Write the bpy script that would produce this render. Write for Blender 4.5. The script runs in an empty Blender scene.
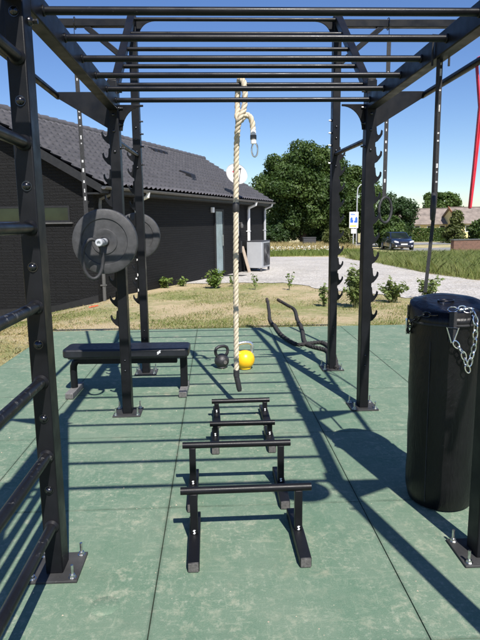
import bpy, math, random
import numpy as np
from mathutils import Vector, Matrix

random.seed(7)
RNG = np.random.default_rng(7)
scene = bpy.context.scene
COL = scene.collection
PI = math.pi

# ------------------------------------------------------------------ materials
def new_mat(name):
    m = bpy.data.materials.new(name)
    m.use_nodes = True
    nt = m.node_tree
    b = nt.nodes['Principled BSDF']
    return m, nt, b

def N(nt, kind, **kw):
    n = nt.nodes.new(kind)
    for k, v in kw.items():
        setattr(n, k, v)
    return n

def noise(nt, vec, scale, detail=4, rough=.55, dist=0.0):
    n = N(nt, 'ShaderNodeTexNoise')
    n.inputs['Scale'].default_value = scale
    n.inputs['Detail'].default_value = detail
    n.inputs['Roughness'].default_value = rough
    n.inputs['Distortion'].default_value = dist
    nt.links.new(vec, n.inputs['Vector'])
    return n.outputs['Fac']

def ramp(nt, fac, stops):
    r = N(nt, 'ShaderNodeValToRGB')
    e = r.color_ramp.elements
    while len(e) < len(stops):
        e.new(.5)
    for el, (p, c) in zip(e, stops):
        el.position = p
        el.color = (c[0], c[1], c[2], 1) if not isinstance(c, (int, float)) else (c, c, c, 1)
    nt.links.new(fac, r.inputs['Fac'])
    return r.outputs['Color']

def mixc(nt, fac, a, b, blend='MIX'):
    m = N(nt, 'ShaderNodeMix', data_type='RGBA', blend_type=blend)
    for sock, v in ((m.inputs[0], fac), (m.inputs[6], a), (m.inputs[7], b)):
        if isinstance(v, (int, float)):
            sock.default_value = v
        elif isinstance(v, tuple):
            sock.default_value = (v[0], v[1], v[2], 1)
        else:
            nt.links.new(v, sock)
    return m.outputs[2]

def bump(nt, b, height, strength=.3, dist=.01):
    n = N(nt, 'ShaderNodeBump')
    n.inputs['Strength'].default_value = strength
    n.inputs['Distance'].default_value = dist
    nt.links.new(height, n.inputs['Height'])
    nt.links.new(n.outputs['Normal'], b.inputs['Normal'])

def coords(nt, which='Object'):
    return N(nt, 'ShaderNodeTexCoord').outputs[which]

def simple(name, c, rough=.5, metal=0.0, var=.25, scale=18, bmp=0.0, bscale=120, spec=None):
    m, nt, b = new_mat(name)
    v = coords(nt)
    f = noise(nt, v, scale, 5)
    lo = tuple(x * (1 - var) for x in c)
    hi = tuple(min(1, x * (1 + var)) for x in c)
    nt.links.new(ramp(nt, f, [(.3, lo), (.7, hi)]), b.inputs['Base Color'])
    nt.links.new(ramp(nt, noise(nt, v, scale * 2.3, 4), [(.3, max(0.02, rough - .09)), (.7, min(1, rough + .09))]), b.inputs['Roughness'])
    b.inputs['Metallic'].default_value = metal
    if spec is not None:
        b.inputs['Specular IOR Level'].default_value = spec
    if bmp:
        bump(nt, b, noise(nt, v, bscale, 3), bmp, .004)
    return m

def steel_mat(name, base, dust, rough, lo=.66, sc=85):
    """powder-coated steel with scuffs and dust specks"""
    m, nt, b = new_mat(name)
    v = coords(nt)
    big = ramp(nt, noise(nt, v, 5, 6, .6), [(.42, base), (.75, tuple(x * 1.9 for x in base))])
    specks = ramp(nt, noise(nt, v, sc, 4, .6), [(lo, 0.0), (lo + .09, 1.0)])
    patch = ramp(nt, noise(nt, v, 3.5, 3), [(.45, 0.0), (.7, 1.0)])
    mk = N(nt, 'ShaderNodeMath', operation='MULTIPLY')
    nt.links.new(specks, mk.inputs[0]); nt.links.new(patch, mk.inputs[1])
    nt.links.new(mixc(nt, mk.outputs[0], big, dust), b.inputs['Base Color'])
    nt.links.new(ramp(nt, noise(nt, v, 9, 5), [(.3, rough - .1), (.7, rough + .13)]), b.inputs['Roughness'])
    b.inputs['Specular IOR Level'].default_value = .22
    bump(nt, b, noise(nt, v, 260, 2), .12, .002)
    return m

M = {}
M['steel'] = steel_mat('black_powder_coat', (.0055, .0058, .007), (.035, .035, .035), .40)
M['tube'] = steel_mat('black_gloss_tube', (.0055, .0055, .0065), (.09, .09, .088), .34)
M['worntube'] = steel_mat('worn_black_tube', (.007, .007, .008), (.22, .215, .20), .36, .58, 45)
M['plate'] = steel_mat('dusty_base_plate', (.032, .032, .032), (.35, .35, .33), .5)
M['zinc'] = simple('zinc_bolt', (.62, .62, .60), .3, 1.0, .2, 60)
M['chrome'] = simple('chrome_chain', (.75, .75, .74), .22, 1.0, .15, 60)
M['bolt'] = simple('dark_bolt', (.06, .06, .065), .22, .9, .2, 50)
M['rubber'] = simple('black_rubber', (.022, .022, .024), .62, 0, .3, 30, .3, 300)
M['platerub'] = simple('bumper_rubber', (.040, .040, .042), .6, 0, .3, 26, .35, 260)
def vinyl_mat():
    m, nt, b = new_mat('black_vinyl')
    v = coords(nt)
    c = ramp(nt, noise(nt, v, 9, 5), [(.3, (.0035, .0036, .004)), (.7, (.0062, .0062, .0066))])
    du = ramp(nt, noise(nt, v, 60, 4, .7), [(.66, 0.0), (.80, .5)])
    nt.links.new(mixc(nt, du, c, (.06, .058, .052)), b.inputs['Base Color'])
    nt.links.new(ramp(nt, noise(nt, v, 12, 6, .7), [(.3, .26), (.7, .5)]), b.inputs['Roughness'])
    b.inputs['Specular IOR Level'].default_value = .3
    mp = N(nt, 'ShaderNodeMapping'); mp.inputs['Scale'].default_value = (9, 9, 2.2)
    nt.links.new(v, mp.inputs['Vector'])
    cr_ = noise(nt, mp.outputs[0], 1.0, 6, .62, 1.1)
    bump(nt, b, cr_, .55, .02)
    return m
M['vinyl'] = vinyl_mat()
M['padvinyl'] = simple('bench_vinyl', (.010, .011, .015), .42, 0, .3, 12, .2, 200)
M['footcap'] = simple('grey_end_cap', (.10, .095, .09), .55, 0, .35, 90, .4, 180)
M['benchfoot'] = simple('dusty_bench_foot', (.15, .145, .14), .55, 0, .4, 40, .3, 120)
M['white'] = simple('white_print', (.75, .75, .75), .5, 0, .06)
M['whiteplastic'] = simple('white_plastic', (.78, .78, .77), .4, 0, .05, 20)
M['mark'] = simple('worn_white_print', (.50, .50, .50), .6, 0, .3, 90)
M['webbing'] = simple('black_webbing', (.02, .02, .022), .75, 0, .3, 60, .5, 500)
M['red'] = simple('red_rubber', (.62, .035, .06), .45, 0, .12, 14)
M['yellow'] = simple('yellow_iron', (.80, .46, .010), .36, 0, .10, 16, .1, 200)
M['darkiron'] = simple('black_iron', (.022, .022, .024), .45, 0, .3, 40, .5, 160)
M['silver'] = simple('polished_handle', (.78, .77, .75), .25, .9, .1, 40)
M['ropeend'] = simple('rope_wrap', (.02, .02, .022), .6, 0, .3, 60)

def rope_mat(name, a, bcol):
    m, nt, b = new_mat(name)
    v = coords(nt)
    f = noise(nt, v, 140, 4, .7)
    g = noise(nt, v, 6, 4, .6)
    nt.links.new(mixc(nt, g, ramp(nt, f, [(.3, a), (.7, bcol)]), tuple(x * .75 for x in a)), b.inputs['Base Color'])
    b.inputs['Roughness'].default_value = .9
    bump(nt, b, noise(nt, v, 320, 3), .7, .003)
    return m
M['rope'] = rope_mat('natural_rope', (.56, .47, .34), (.76, .67, .52))
M['battle'] = rope_mat('black_rope', (.016, .015, .016), (.05, .045, .04))
M['ropetip'] = rope_mat('brown_rope_sleeve', (.05, .035, .025), (.11, .08, .055))

def mat_rubber():
    m, nt, b = new_mat('green_rubber_tiles')
    v = coords(nt)
    def mul(p, q):
        m_ = N(nt, 'ShaderNodeMath', operation='MULTIPLY')
        for i_, x_ in enumerate((p, q)):
            if isinstance(x_, (int, float)): m_.inputs[i_].default_value = x_
            else: nt.links.new(x_, m_.inputs[i_])
        return m_.outputs[0]
    gran = ramp(nt, noise(nt, v, 210, 3, .7), [(.28, (.060, .120, .076)), (.55, (.092, .168, .110)), (.8, (.138, .222, .154))])
    big = noise(nt, v, 1.5, 7, .66)
    c = mixc(nt, ramp(nt, big, [(.32, 0.0), (.68, .8)]), gran, (.160, .212, .152))
    c = mixc(nt, ramp(nt, noise(nt, v, 5, 8, .74, .8), [(.42, 0.0), (.78, .45)]), c, (.19, .24, .176))
    # where the mat is trodden most, small soft sandy flecks
    zone = ramp(nt, noise(nt, v, 1.9, 6, .64, .3), [(.36, .12), (.62, 1.0)])
    fl = ramp(nt, noise(nt, v, 11, 9, .76, .3), [(.52, 0.0), (.68, .72)])
    c = mixc(nt, mul(zone, fl), c, (.40, .385, .285))
    fl2 = ramp(nt, noise(nt, v, 38, 7, .76, .2), [(.53, 0.0), (.70, .65)])
    c = mixc(nt, mul(zone, fl2), c, (.42, .42, .33))
    sp2 = ramp(nt, noise(nt, v, 120, 2, .5), [(.68, 0.0), (.78, .45)])
    c = mixc(nt, mul(sp2, zone), c, (.44, .44, .36))
    for scl, rot, lo in (((5, 26, 1), .7, .56), ((30, 6, 1), .35, .57), ((24, 5, 1), -.8, .58)):
        mp = N(nt, 'ShaderNodeMapping'); mp.inputs['Scale'].default_value = scl; mp.inputs['Rotation'].default_value = (0, 0, rot)
        nt.links.new(v, mp.inputs['Vector'])
        sc = ramp(nt, noise(nt, mp.outputs[0], 1.0, 6, .76, 1.4), [(lo, 0.0), (lo + .17, .46)])
        c = mixc(nt, sc, c, (.31, .34, .25))
    dk = ramp(nt, noise(nt, v, 5.2, 5, .65), [(.54, 0.0), (.76, .38)])
    c = mixc(nt, dk, c, (.066, .112, .078))
    pz = mul(ramp(nt, noise(nt, v, 2.6, 4, .55), [(.60, 0.0), (.70, 1.0)]), ramp(nt, noise(nt, v, 8, 8, .7, .4), [(.48, 0.0), (.66, .55)]))
    c = mixc(nt, pz, c, (.43, .385, .275))
    # grime gathered along the tile joints (tiles are .995 m by 1 m)
    sx_ = N(nt, 'ShaderNodeSeparateXYZ'); nt.links.new(v, sx_.inputs[0])
    for k_, (per_, off_) in enumerate(((.995, -.2655), (1.0, .735))):
        t1 = N(nt, 'ShaderNodeMath', operation='SUBTRACT'); nt.links.new(sx_.outputs[k_], t1.inputs[0]); t1.inputs[1].default_value = off_ + per_ / 2
        t2 = N(nt, 'ShaderNodeMath', operation='WRAP'); nt.links.new(t1.outputs[0], t2.inputs[0]); t2.inputs[1].default_value = per_ / 2; t2.inputs[2].default_value = -per_ / 2
        t3 = N(nt, 'ShaderNodeMath', operation='ABSOLUTE'); nt.links.new(t2.outputs[0], t3.inputs[0])
        e_ = ramp(nt, t3.outputs[0], [(per_ / 2 - .016, 0.0), (per_ / 2 - .001, .75)])
        c = mixc(nt, mul(e_, ramp(nt, noise(nt, v, 9, 5, .7), [(.35, .15), (.7, 1.0)])), c, (.045, .070, .050))
    nt.links.new(c, b.inputs['Base Color'])
    b.inputs['Roughness'].default_value = .82
    b.inputs['Specular IOR Level'].default_value = .3
    bump(nt, b, noise(nt, v, 190, 3, .7), .45, .004)
    return m
M['mat'] = mat_rubber()
M['seam'] = simple('seam_dark', (.012, .022, .018), .9, 0, .3, 30)

def ground_mat():
    m, nt, b = new_mat('dry_lawn_soil')
    v = coords(nt)
    dry = ramp(nt, noise(nt, v, 42, 6, .7), [(.25, (.30, .225, .13)), (.5, (.48, .385, .235)), (.78, (.62, .53, .37))])
    grn = ramp(nt, noise(nt, v, 55, 5, .7), [(.3, (.13, .165, .045)), (.7, (.26, .29, .10))])
    a = N(nt, 'ShaderNodeMath', operation='MULTIPLY_ADD')
    nt.links.new(noise(nt, v, 7, 6, .7), a.inputs[0]); a.inputs[1].default_value = .6
    nt.links.new(noise(nt, v, .55, 5, .6), a.inputs[2])
    f = ramp(nt, a.outputs[0], [(.72, 0.0), (.92, .85)])
    c = mixc(nt, f, dry, grn)
    c = mixc(nt, ramp(nt, noise(nt, v, 2.2, 5, .7), [(.6, 0.0), (.7, .5)]), c, (.40, .35, .27))
    nt.links.new(c, b.inputs['Base Color'])
    b.inputs['Roughness'].default_value = .95
    b.inputs['Specular IOR Level'].default_value = .15
    bump(nt, b, noise(nt, v, 30, 6, .75), .8, .04)
    return m
M['ground'] = ground_mat()

def gravel_mat(name, a, c2, sc):
    m, nt, b = new_mat(name)
    v = coords(nt)
    vo = N(nt, 'ShaderNodeTexVoronoi'); vo.inputs['Scale'].default_value = sc
    nt.links.new(v, vo.inputs['Vector'])
    rgb = N(nt, 'ShaderNodeSeparateColor'); nt.links.new(vo.outputs['Color'], rgb.inputs[0])
    c = ramp(nt, rgb.outputs[0], [(.1, a), (.9, c2)])
    c = mixc(nt, ramp(nt, noise(nt, v, .7, 6, .65), [(.4, 0.0), (.72, .6)]), c, tuple(x * .8 for x in a))
    c = mixc(nt, ramp(nt, noise(nt, v, 3.1, 6, .7), [(.52, 0.0), (.72, .6)]), c, (.38, .32, .225))
    nt.links.new(c, b.inputs['Base Color'])
    b.inputs['Roughness'].default_value = .95
    bump(nt, b, vo.outputs['Distance'], .6, .02)
    return m
M['gravel'] = gravel_mat('pale_gravel', (.31, .29, .262), (.56, .53, .485), 26)
M['road'] = gravel_mat('road_asphalt', (.20, .20, .205), (.30, .30, .30), 60)

def brick_wall(name, c1, c2, mortar, bw, bh, bmp):
    m, nt, b = new_mat(name)
    v = coords(nt)
    s = N(nt, 'ShaderNodeSeparateXYZ'); nt.links.new(v, s.inputs[0])
    a = N(nt, 'ShaderNodeMath', operation='ADD')
    nt.links.new(s.outputs[0], a.inputs[0]); nt.links.new(s.outputs[1], a.inputs[1])
    cb = N(nt, 'ShaderNodeCombineXYZ')
    nt.links.new(a.outputs[0], cb.inputs[0]); nt.links.new(s.outputs[2], cb.inputs[1])
    br = N(nt, 'ShaderNodeTexBrick')
    br.inputs['Scale'].default_value = 1
    br.inputs['Brick Width'].default_value = bw
    br.inputs['Row Height'].default_value = bh
    br.inputs['Mortar Size'].default_value = .009
    br.inputs['Mortar Smooth'].default_value = .3
    br.inputs['Color1'].default_value = (*c1, 1); br.inputs['Color2'].default_value = (*c2, 1)
    br.inputs['Mortar'].default_value = (*mortar, 1)
    nt.links.new(cb.outputs[0], br.inputs['Vector'])
    c = mixc(nt, ramp(nt, noise(nt, v, 14, 6, .7), [(.3, 0.0), (.75, .55)]), br.outputs['Color'], tuple(x * 1.5 for x in c2))
    nt.links.new(c, b.inputs['Base Color'])
    b.inputs['Roughness'].default_value = .75
    b.inputs['Specular IOR Level'].default_value = .28
    h = N(nt, 'ShaderNodeMath', operation='MULTIPLY_ADD')
    nt.links.new(br.outputs['Fac'], h.inputs[0]); h.inputs[1].default_value = -1.0
    nt.links.new(noise(nt, v, 40, 4), h.inputs[2])
    bump(nt, b, h.outputs[0], bmp, .02)
    return m
M['blackbrick'] = brick_wall('black_brick', (.0030, .0031, .0036), (.0060, .0062, .0068), (.001, .001, .001), .46, .062, .9)
M['redbrick'] = brick_wall('dark_red_brick', (.10, .055, .04), (.16, .085, .06), (.12, .11, .10), .24, .075, .5)
M['tile'] = simple('grey_roof_tile', (.080, .076, .080), .5, 0, .22, 6, .2, 60)
M['fascia'] = simple('black_fascia', (.010, .010, .011), .55, 0, .3, 10)
M['gutter'] = simple('grey_gutter', (.11, .108, .105), .45, .3, .15, 10)
M['pipe'] = simple('zinc_downpipe', (.52, .53, .55), .42, .4, .12, 8)
M['acgrey'] = simple('heat_pump_grey', (.36, .37, .385), .42, 0, .06, 4)
M['acdark'] = simple('heat_pump_grille', (.05, .05, .055), .5, 0, .2, 30)
M['dish'] = simple('dish_grey', (.50, .49, .47), .45, 0, .07, 6)
M['door'] = simple('frosted_glass_door', (.24, .31, .32), .25, 0, .15, 3)
M['board'] = simple('pale_board', (.42, .34, .26), .75, 0, .15, 12)
M['orange'] = simple('orange_plastic', (.62, .10, .035), .5, 0, .15, 20)
M['yellowwall'] = simple('yellow_render', (.66, .56, .27), .85, 0, .1, 2)
M['oldroof'] = simple('brown_fibre_roof', (.20, .165, .14), .85, 0, .3, 1.3, .3, 10)
M['redridge'] = simple('red_bargeboard', (.36, .15, .07), .8, 0, .2, 4)

def glass_mat():
    m, nt, b = new_mat('dark_window_glass')
    v = coords(nt)
    nt.links.new(ramp(nt, noise(nt, v, 1.5, 3), [(.3, (.006, .008, .006)), (.7, (.018, .026, .014))]), b.inputs['Base Color'])
    b.inputs['Roughness'].default_value = .06
    b.inputs['Specular IOR Level'].default_value = .45
    return m
M['glass'] = glass_mat()

def paint_mat():
    m, nt, b = new_mat('dark_blue_car_paint')
    v = coords(nt)
    nt.links.new(ramp(nt, noise(nt, v, 4, 3), [(.3, (.010, .014, .030)), (.7, (.014, .020, .042))]), b.inputs['Base Color'])
    b.inputs['Roughness'].default_value = .25
    b.inputs['Coat Weight'].default_value = .8
    b.inputs['Coat Roughness'].default_value = .05
    return m
M['carpaint'] = paint_mat()
M['lamp'] = simple('headlamp_glass', (.75, .76, .78), .12, .3, .1, 20)
M['signblue'] = simple('sign_blue', (.03, .12, .50), .5, 0, .05)
M['signyellow'] = simple('sign_yellow', (.75, .50, .12), .5, 0, .05)

def leaf_mat(name, dark, mid, light, sc, transl=.3):
    m = bpy.data.materials.new(name)
    m.use_nodes = True
    nt = m.node_tree
    b = nt.nodes['Principled BSDF']
    out = nt.nodes['Material Output']
    v = coords(nt)
    f = N(nt, 'ShaderNodeMath', operation='MULTIPLY_ADD')
    nt.links.new(noise(nt, v, sc * 9, 3, .7), f.inputs[0]); f.inputs[1].default_value = .55
    nt.links.new(noise(nt, v, sc, 4, .6), f.inputs[2])
    c = ramp(nt, f.outputs[0], [(.52, dark), (.78, mid), (1.0, light)])
    nt.links.new(c, b.inputs['Base Color'])
    b.inputs['Roughness'].default_value = .55
    b.inputs['Specular IOR Level'].default_value = .35
    t = N(nt, 'ShaderNodeBsdfTranslucent')
    nt.links.new(mixc(nt, .5, c, (light[0] * 1.2, light[1] * 1.3, light[2] * .6)), t.inputs['Color'])
    mx = N(nt, 'ShaderNodeMixShader'); mx.inputs[0].default_value = transl
    nt.links.new(b.outputs[0], mx.inputs[1]); nt.links.new(t.outputs[0], mx.inputs[2])
    nt.links.new(mx.outputs[0], out.inputs['Surface'])
    return m
M['leaf_oak'] = leaf_mat('oak_leaves', (.022, .045, .010), (.048, .088, .020), (.095, .14, .035), .35)
M['leaf_dark'] = leaf_mat('dark_leaves', (.014, .034, .010), (.030, .062, .018), (.060, .10, .03), .5)
M['leaf_mid'] = leaf_mat('mid_leaves', (.030, .060, .012), (.065, .11, .025), (.12, .17, .045), .6)
M['leaf_olive'] = leaf_mat('olive_leaves', (.045, .06, .015), (.09, .11, .03), (.15, .17, .06), .8)
M['leaf_bush'] = leaf_mat('young_bush_leaves', (.06, .10, .025), (.16, .21, .07), (.36, .40, .22), 5, .3)
M['leaf_weed'] = leaf_mat('weed_leaves', (.06, .11, .02), (.13, .20, .045), (.28, .33, .12), 4, .35)
M['grass_dry'] = leaf_mat('dry_grass_blades', (.30, .235, .10), (.46, .37, .18), (.60, .52, .30), 3, .4)
M['grass_green'] = leaf_mat('green_grass_blades', (.10, .15, .028), (.18, .235, .055), (.28, .32, .11), 2.5, .45)
M['grass_tall'] = leaf_mat('tall_meadow_grass', (.10, .15, .035), (.20, .25, .075), (.42, .40, .19), 1.6, .4)
M['flower'] = simple('white_petals', (.75, .74, .70), .7, 0, .1)
M['bark'] = simple('bark', (.09, .065, .045), .9, 0, .4, 9, .8, 20)
M['stem'] = simple('green_stem', (.10, .11, .04), .7, 0, .3, 20)

# ------------------------------------------------------------------ mesh builder
class MB:
    def __init__(s):
        s.v = []; s.f = []
    def add(s, vs, fs):
        o = len(s.v)
        s.v += [tuple(p) for p in vs]
        s.f += [tuple(i + o for i in f) for f in fs]
        return s
    def box(s, x0, x1, y0, y1, z0, z1):
        vs = [(x, y, z) for z in (z0, z1) for y in (y0, y1) for x in (x0, x1)]
        return s.add(vs, [(0, 2, 3, 1), (4, 5, 7, 6), (0, 1, 5, 4), (2, 6, 7, 3), (0, 4, 6, 2), (1, 3, 7, 5)])
    def bar(s, p, q, w, h, up=(0, 0, 1)):
        """rectangular bar from p to q, w across, h along 'up'"""
        p = Vector(p); q = Vector(q); d = (q - p).normalized()
        a = d.cross(Vector(up)).normalized(); u = a.cross(d)
        vs = [c + a * sx * w / 2 + u * sz * h / 2 for c in (p, q) for sx, sz in ((-1, -1), (1, -1), (1, 1), (-1, 1))]
        return s.add(vs, [(3, 2, 1, 0), (4, 5, 6, 7), (0, 1, 5, 4), (1, 2, 6, 5), (2, 3, 7, 6), (3, 0, 4, 7)])
    def tube(s, pts, r, n=12, caps=True, closed=False):
        pts = [Vector(p) for p in pts]
        rs = r if isinstance(r, (list, tuple)) else [r] * len(pts)
        m = len(pts)
        prev = None; o = len(s.v)
        for i, p in enumerate(pts):
            if closed:
                t = (pts[(i + 1) % m] - pts[i - 1]).normalized()
            else:
                t = (pts[min(i + 1, m - 1)] - pts[max(i - 1, 0)]).normalized()
            if prev is None:
                a = Vector((0, 0, 1)) if abs(t.z) < .9 else Vector((1, 0, 0))
                prev = (a - t * a.dot(t)).normalized()
            else:
                prev = (prev - t * prev.dot(t)).normalized()
            b = t.cross(prev)
            for k in range(n):
                an = 2 * PI * k / n
                s.v.append(tuple(p + (prev * math.cos(an) + b * math.sin(an)) * rs[i]))
        for i in range(m if closed else m - 1):
            j = (i + 1) % m
            for k in range(n):
                l = (k + 1) % n
                s.f.append((o + i * n + k, o + i * n + l, o + j * n + l, o + j * n + k))
        if caps and not closed:
            s.f.append(tuple(o + k for k in reversed(range(n))))
            s.f.append(tuple(o + (m - 1) * n + k for k in range(n)))
        return s
    def cyl(s, p, q, r, n=16):
        return s.tube([p, q], r, n)
    def prism(s, poly, axis, t0, t1):
        """2-D polygon extruded; axis y: poly=(x,z), axis x: poly=(y,z), axis z: poly=(x,y)"""
        f = {'y': lambda a, b, t: (a, t, b), 'x': lambda a, b, t: (t, a, b), 'z': lambda a, b, t: (a, b, t)}[axis]
        n = len(poly)
        vs = [f(a, b, t0) for a, b in poly] + [f(a, b, t1) for a, b in poly]
        fs = [tuple(range(n)), tuple(range(2 * n - 1, n - 1, -1))]
        fs += [(i, i + n, (i + 1) % n + n, (i + 1) % n) for i in range(n)]
        return s.add(vs, fs)
    def lathe(s, prof, n=32, c=(0, 0, 0), axis='z'):
        """prof: (radius, height) list; closed at ends if radius 0"""
        o = len(s.v)
        ax = {'z': lambda r, a, h: (c[0] + r * math.cos(a), c[1] + r * math.sin(a), c[2] + h),
              'y': lambda r, a, h: (c[0] + r * math.cos(a), c[1] + h, c[2] + r * math.sin(a)),
              'x': lambda r, a, h: (c[0] + h, c[1] + r * math.cos(a), c[2] + r * math.sin(a))}[axis]
        for r, h in prof:
            for k in range(n):
                s.v.append(ax(max(r, 1e-5), 2 * PI * k / n, h))
        for i in range(len(prof) - 1):
            for k in range(n):
                l = (k + 1) % n
                s.f.append((o + i * n + k, o + i * n + l, o + (i + 1) * n + l, o + (i + 1) * n + k))
        return s
    def dome(s, c, r, d=(0, -1, 0)):
        d = Vector(d).normalized()
        a = d.orthogonal().normalized(); b = d.cross(a)
        o = len(s.v); n = 12; rings = [(1, 0), (.95, .3), (.75, .62), (.4, .85), (0.02, .92)]
        for rr, hh in rings:
            for k in range(n):
                an = 2 * PI * k / n
                s.v.append(tuple(Vector(c) + (a * math.cos(an) + b * math.sin(an)) * r * rr + d * r * hh))
        for i in range(len(rings) - 1):
            for k in range(n):
                l = (k + 1) % n
                s.f.append((o + i * n + k, o + i * n + l, o + (i + 1) * n + l, o + (i + 1) * n + k))
        return s
    def build(s, name, mat, parent=None, bevel=0.0, smooth=35, loc=None):
        me = bpy.data.meshes.new(name)
        me.from_pydata(s.v, [], s.f)
        import bmesh
        bm = bmesh.new(); bm.from_mesh(me)
        bmesh.ops.recalc_face_normals(bm, faces=bm.faces)
        bm.to_mesh(me); bm.free()
        me.update()
        if smooth:
            me.polygons.foreach_set('use_smooth', [True] * len(me.polygons))
            me.set_sharp_from_angle(angle=math.radians(smooth))
        me.materials.append(mat)
        o = bpy.data.objects.new(name, me)
        COL.objects.link(o)
        if parent is not None:
            o.parent = parent
        if loc is not None:
            o.location = loc
        if bevel:
            b = o.modifiers.new('bevel', 'BEVEL')
            b.width = bevel; b.segments = 2; b.limit_method = 'ANGLE'; b.angle_limit = math.radians(50)
            b.harden_normals = False
        return o

def mass(name, v, f, mat, parent=None):
    """big numpy mesh; f is (n,k) array"""
    me = bpy.data.meshes.new(name)
    n, k = f.shape
    me.vertices.add(len(v)); me.vertices.foreach_set('co', v.astype(np.float32).ravel())
    me.loops.add(n * k); me.loops.foreach_set('vertex_index', f.astype(np.int32).ravel())
    me.polygons.add(n); me.polygons.foreach_set('loop_start', np.arange(0, n * k, k, dtype=np.int32))
    me.update(calc_edges=True)
    me.materials.append(mat)
    o = bpy.data.objects.new(name, me); COL.objects.link(o)
    if parent is not None:
        o.parent = parent
    return o

def tag(o, label=None, cat=None, group=None, kind=None):
    if label: o['label'] = label
    if cat: o['category'] = cat
    if group: o['group'] = group
    if kind: o['kind'] = kind
    return o

def thing(name, label, cat, loc=(0, 0, 0), rz=0.0, group=None):
    o = bpy.data.objects.new(name, None); COL.objects.link(o)
    o.location = loc; o.rotation_euler = (0, 0, rz)
    return tag(o, label, cat, group)

def struct(o):
    o['kind'] = 'structure'; return o

def terr(Y):
    if Y < 8: return -.05
    if Y < 50: return -.05 - .022 * (Y - 8)
    if Y < 90: return -.974 - .0125 * (Y - 50)
    return -1.474
def dip(x, y):
    if y <= 8 or y >= 50: return 0.0
    t = min(1, max(0, (-2.2 - x) / 2.2)); u = min(1, (y - 8) / 3) if y < 20 else max(0, 1 - (y - 20) / 30)
    return -.45 * t * u
dip_np = np.vectorize(dip)
terr_np = np.vectorize(terr)

# ------------------------------------------------------------------ camera
CAM_H = 1.45
th, yaw, roll, fpx = .1714, .042, -.0119, 567.0
fw = Vector((math.sin(yaw) * math.cos(th), math.cos(yaw) * math.cos(th), -math.sin(th)))
r0 = Vector((math.cos(yaw), -math.sin(yaw), 0)); u0 = r0.cross(fw)
rt = r0 * math.cos(roll) + u0 * math.sin(roll); up = rt.cross(fw)
cd = bpy.data.cameras.new('camera'); cam = bpy.data.objects.new('camera', cd); COL.objects.link(cam)
cam.matrix_world = Matrix(((rt.x, up.x, -fw.x, 0), (rt.y, up.y, -fw.y, 0), (rt.z, up.z, -fw.z, CAM_H), (0, 0, 0, 1)))
cd.sensor_fit = 'VERTICAL'; cd.angle = 2 * math.atan(320 / fpx)
cd.clip_start = .02; cd.clip_end = 3000
scene.camera = cam

# ------------------------------------------------------------------ light
SUN = Vector((.205, -.82, 1.0)).normalized()          # towards the sun
el = math.asin(SUN.z); az = math.atan2(SUN.x, SUN.y)
w = bpy.data.worlds.new('World'); scene.world = w; w.use_nodes = True
wn = w.node_tree
sky = wn.nodes.new('ShaderNodeTexSky'); sky.sky_type = 'NISHITA'; sky.sun_disc = False
sky.sun_elevation = el; sky.sun_rotation = az
sky.altitude = 50; sky.air_density = 1.0; sky.dust_density = .15; sky.ozone_density = 4.0
bg = wn.nodes['Background']; bg.inputs['Strength'].default_value = .082
hsv = wn.nodes.new('ShaderNodeHueSaturation'); hsv.inputs['Saturation'].default_value = 1.16; hsv.inputs['Hue'].default_value = .512
wn.links.new(sky.outputs[0], hsv.inputs['Color']); wn.links.new(hsv.outputs[0], bg.inputs['Color'])
sl = bpy.data.lights.new('sun', 'SUN'); sl.energy = 4.7; sl.angle = math.radians(.53); sl.color = (1, .955, .89)
so = bpy.data.objects.new('sun', sl); COL.objects.link(so)
so.rotation_euler = SUN.to_track_quat('Z', 'Y').to_euler()
scene.view_settings.view_transform = 'Standard'; scene.view_settings.look = 'None'
scene.view_settings.exposure = 0.72; scene.view_settings.gamma = 1.0
scene.view_settings.use_curve_mapping = False

# ------------------------------------------------------------------ setting: ground
BR = [-40, 8, 50, 90]
def sheet(name, poly, off, mat, step=3.0):
    """flat polygon sheet draped on the terrain (terrain depends on Y only): strips between Y levels"""
    ys = [p[1] for p in poly]
    lo, hi = min(ys), max(ys)
    lev = sorted(set([lo, hi] + [p[1] for p in poly] + [b for b in BR if lo < b < hi]))
    def xs(y):
        out = []
        for i in range(len(poly)):
            (x0, y0), (x1, y1) = poly[i], poly[(i + 1) % len(poly)]
            if y0 == y1: continue
            if min(y0, y1) <= y <= max(y0, y1):
                out.append(x0 + (x1 - x0) * (y - y0) / (y1 - y0))
        return min(out), max(out)
    m = MB(); vs = []; fs = []
    for a, b in zip(lev[:-1], lev[1:]):
        e = 1e-6
        l0, h0 = xs(a + e); l1, h1 = xs(b - e)
        o = len(vs)
        vs += [(l0, a, terr(a) + off), (h0, a, terr(a) + off), (h1, b, terr(b) + off), (l1, b, terr(b) + off)]
        fs.append((o, o + 1, o + 2, o + 3))
    m.add(vs, fs)
    return m.build(name, mat, smooth=0)

def ground_grid():
    xs = [-900, -30] + [-4.4 + .22 * k for k in range(11)] + [0, 30, 900]
    ys = [-40, 8] + [8 + .5 * k for k in range(1, 7)] + [14, 20, 50, 90, 1500]
    vs = [(x, y, terr(y) + dip(x, y)) for y in ys for x in xs]
    n = len(xs)
    fs = [(j * n + i, j * n + i + 1, (j + 1) * n + i + 1, (j + 1) * n + i) for j in range(len(ys) - 1) for i in range(n - 1)]
    return MB().add(vs, fs).build('ground', M['ground'], smooth=0)
struct(ground_grid())

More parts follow.
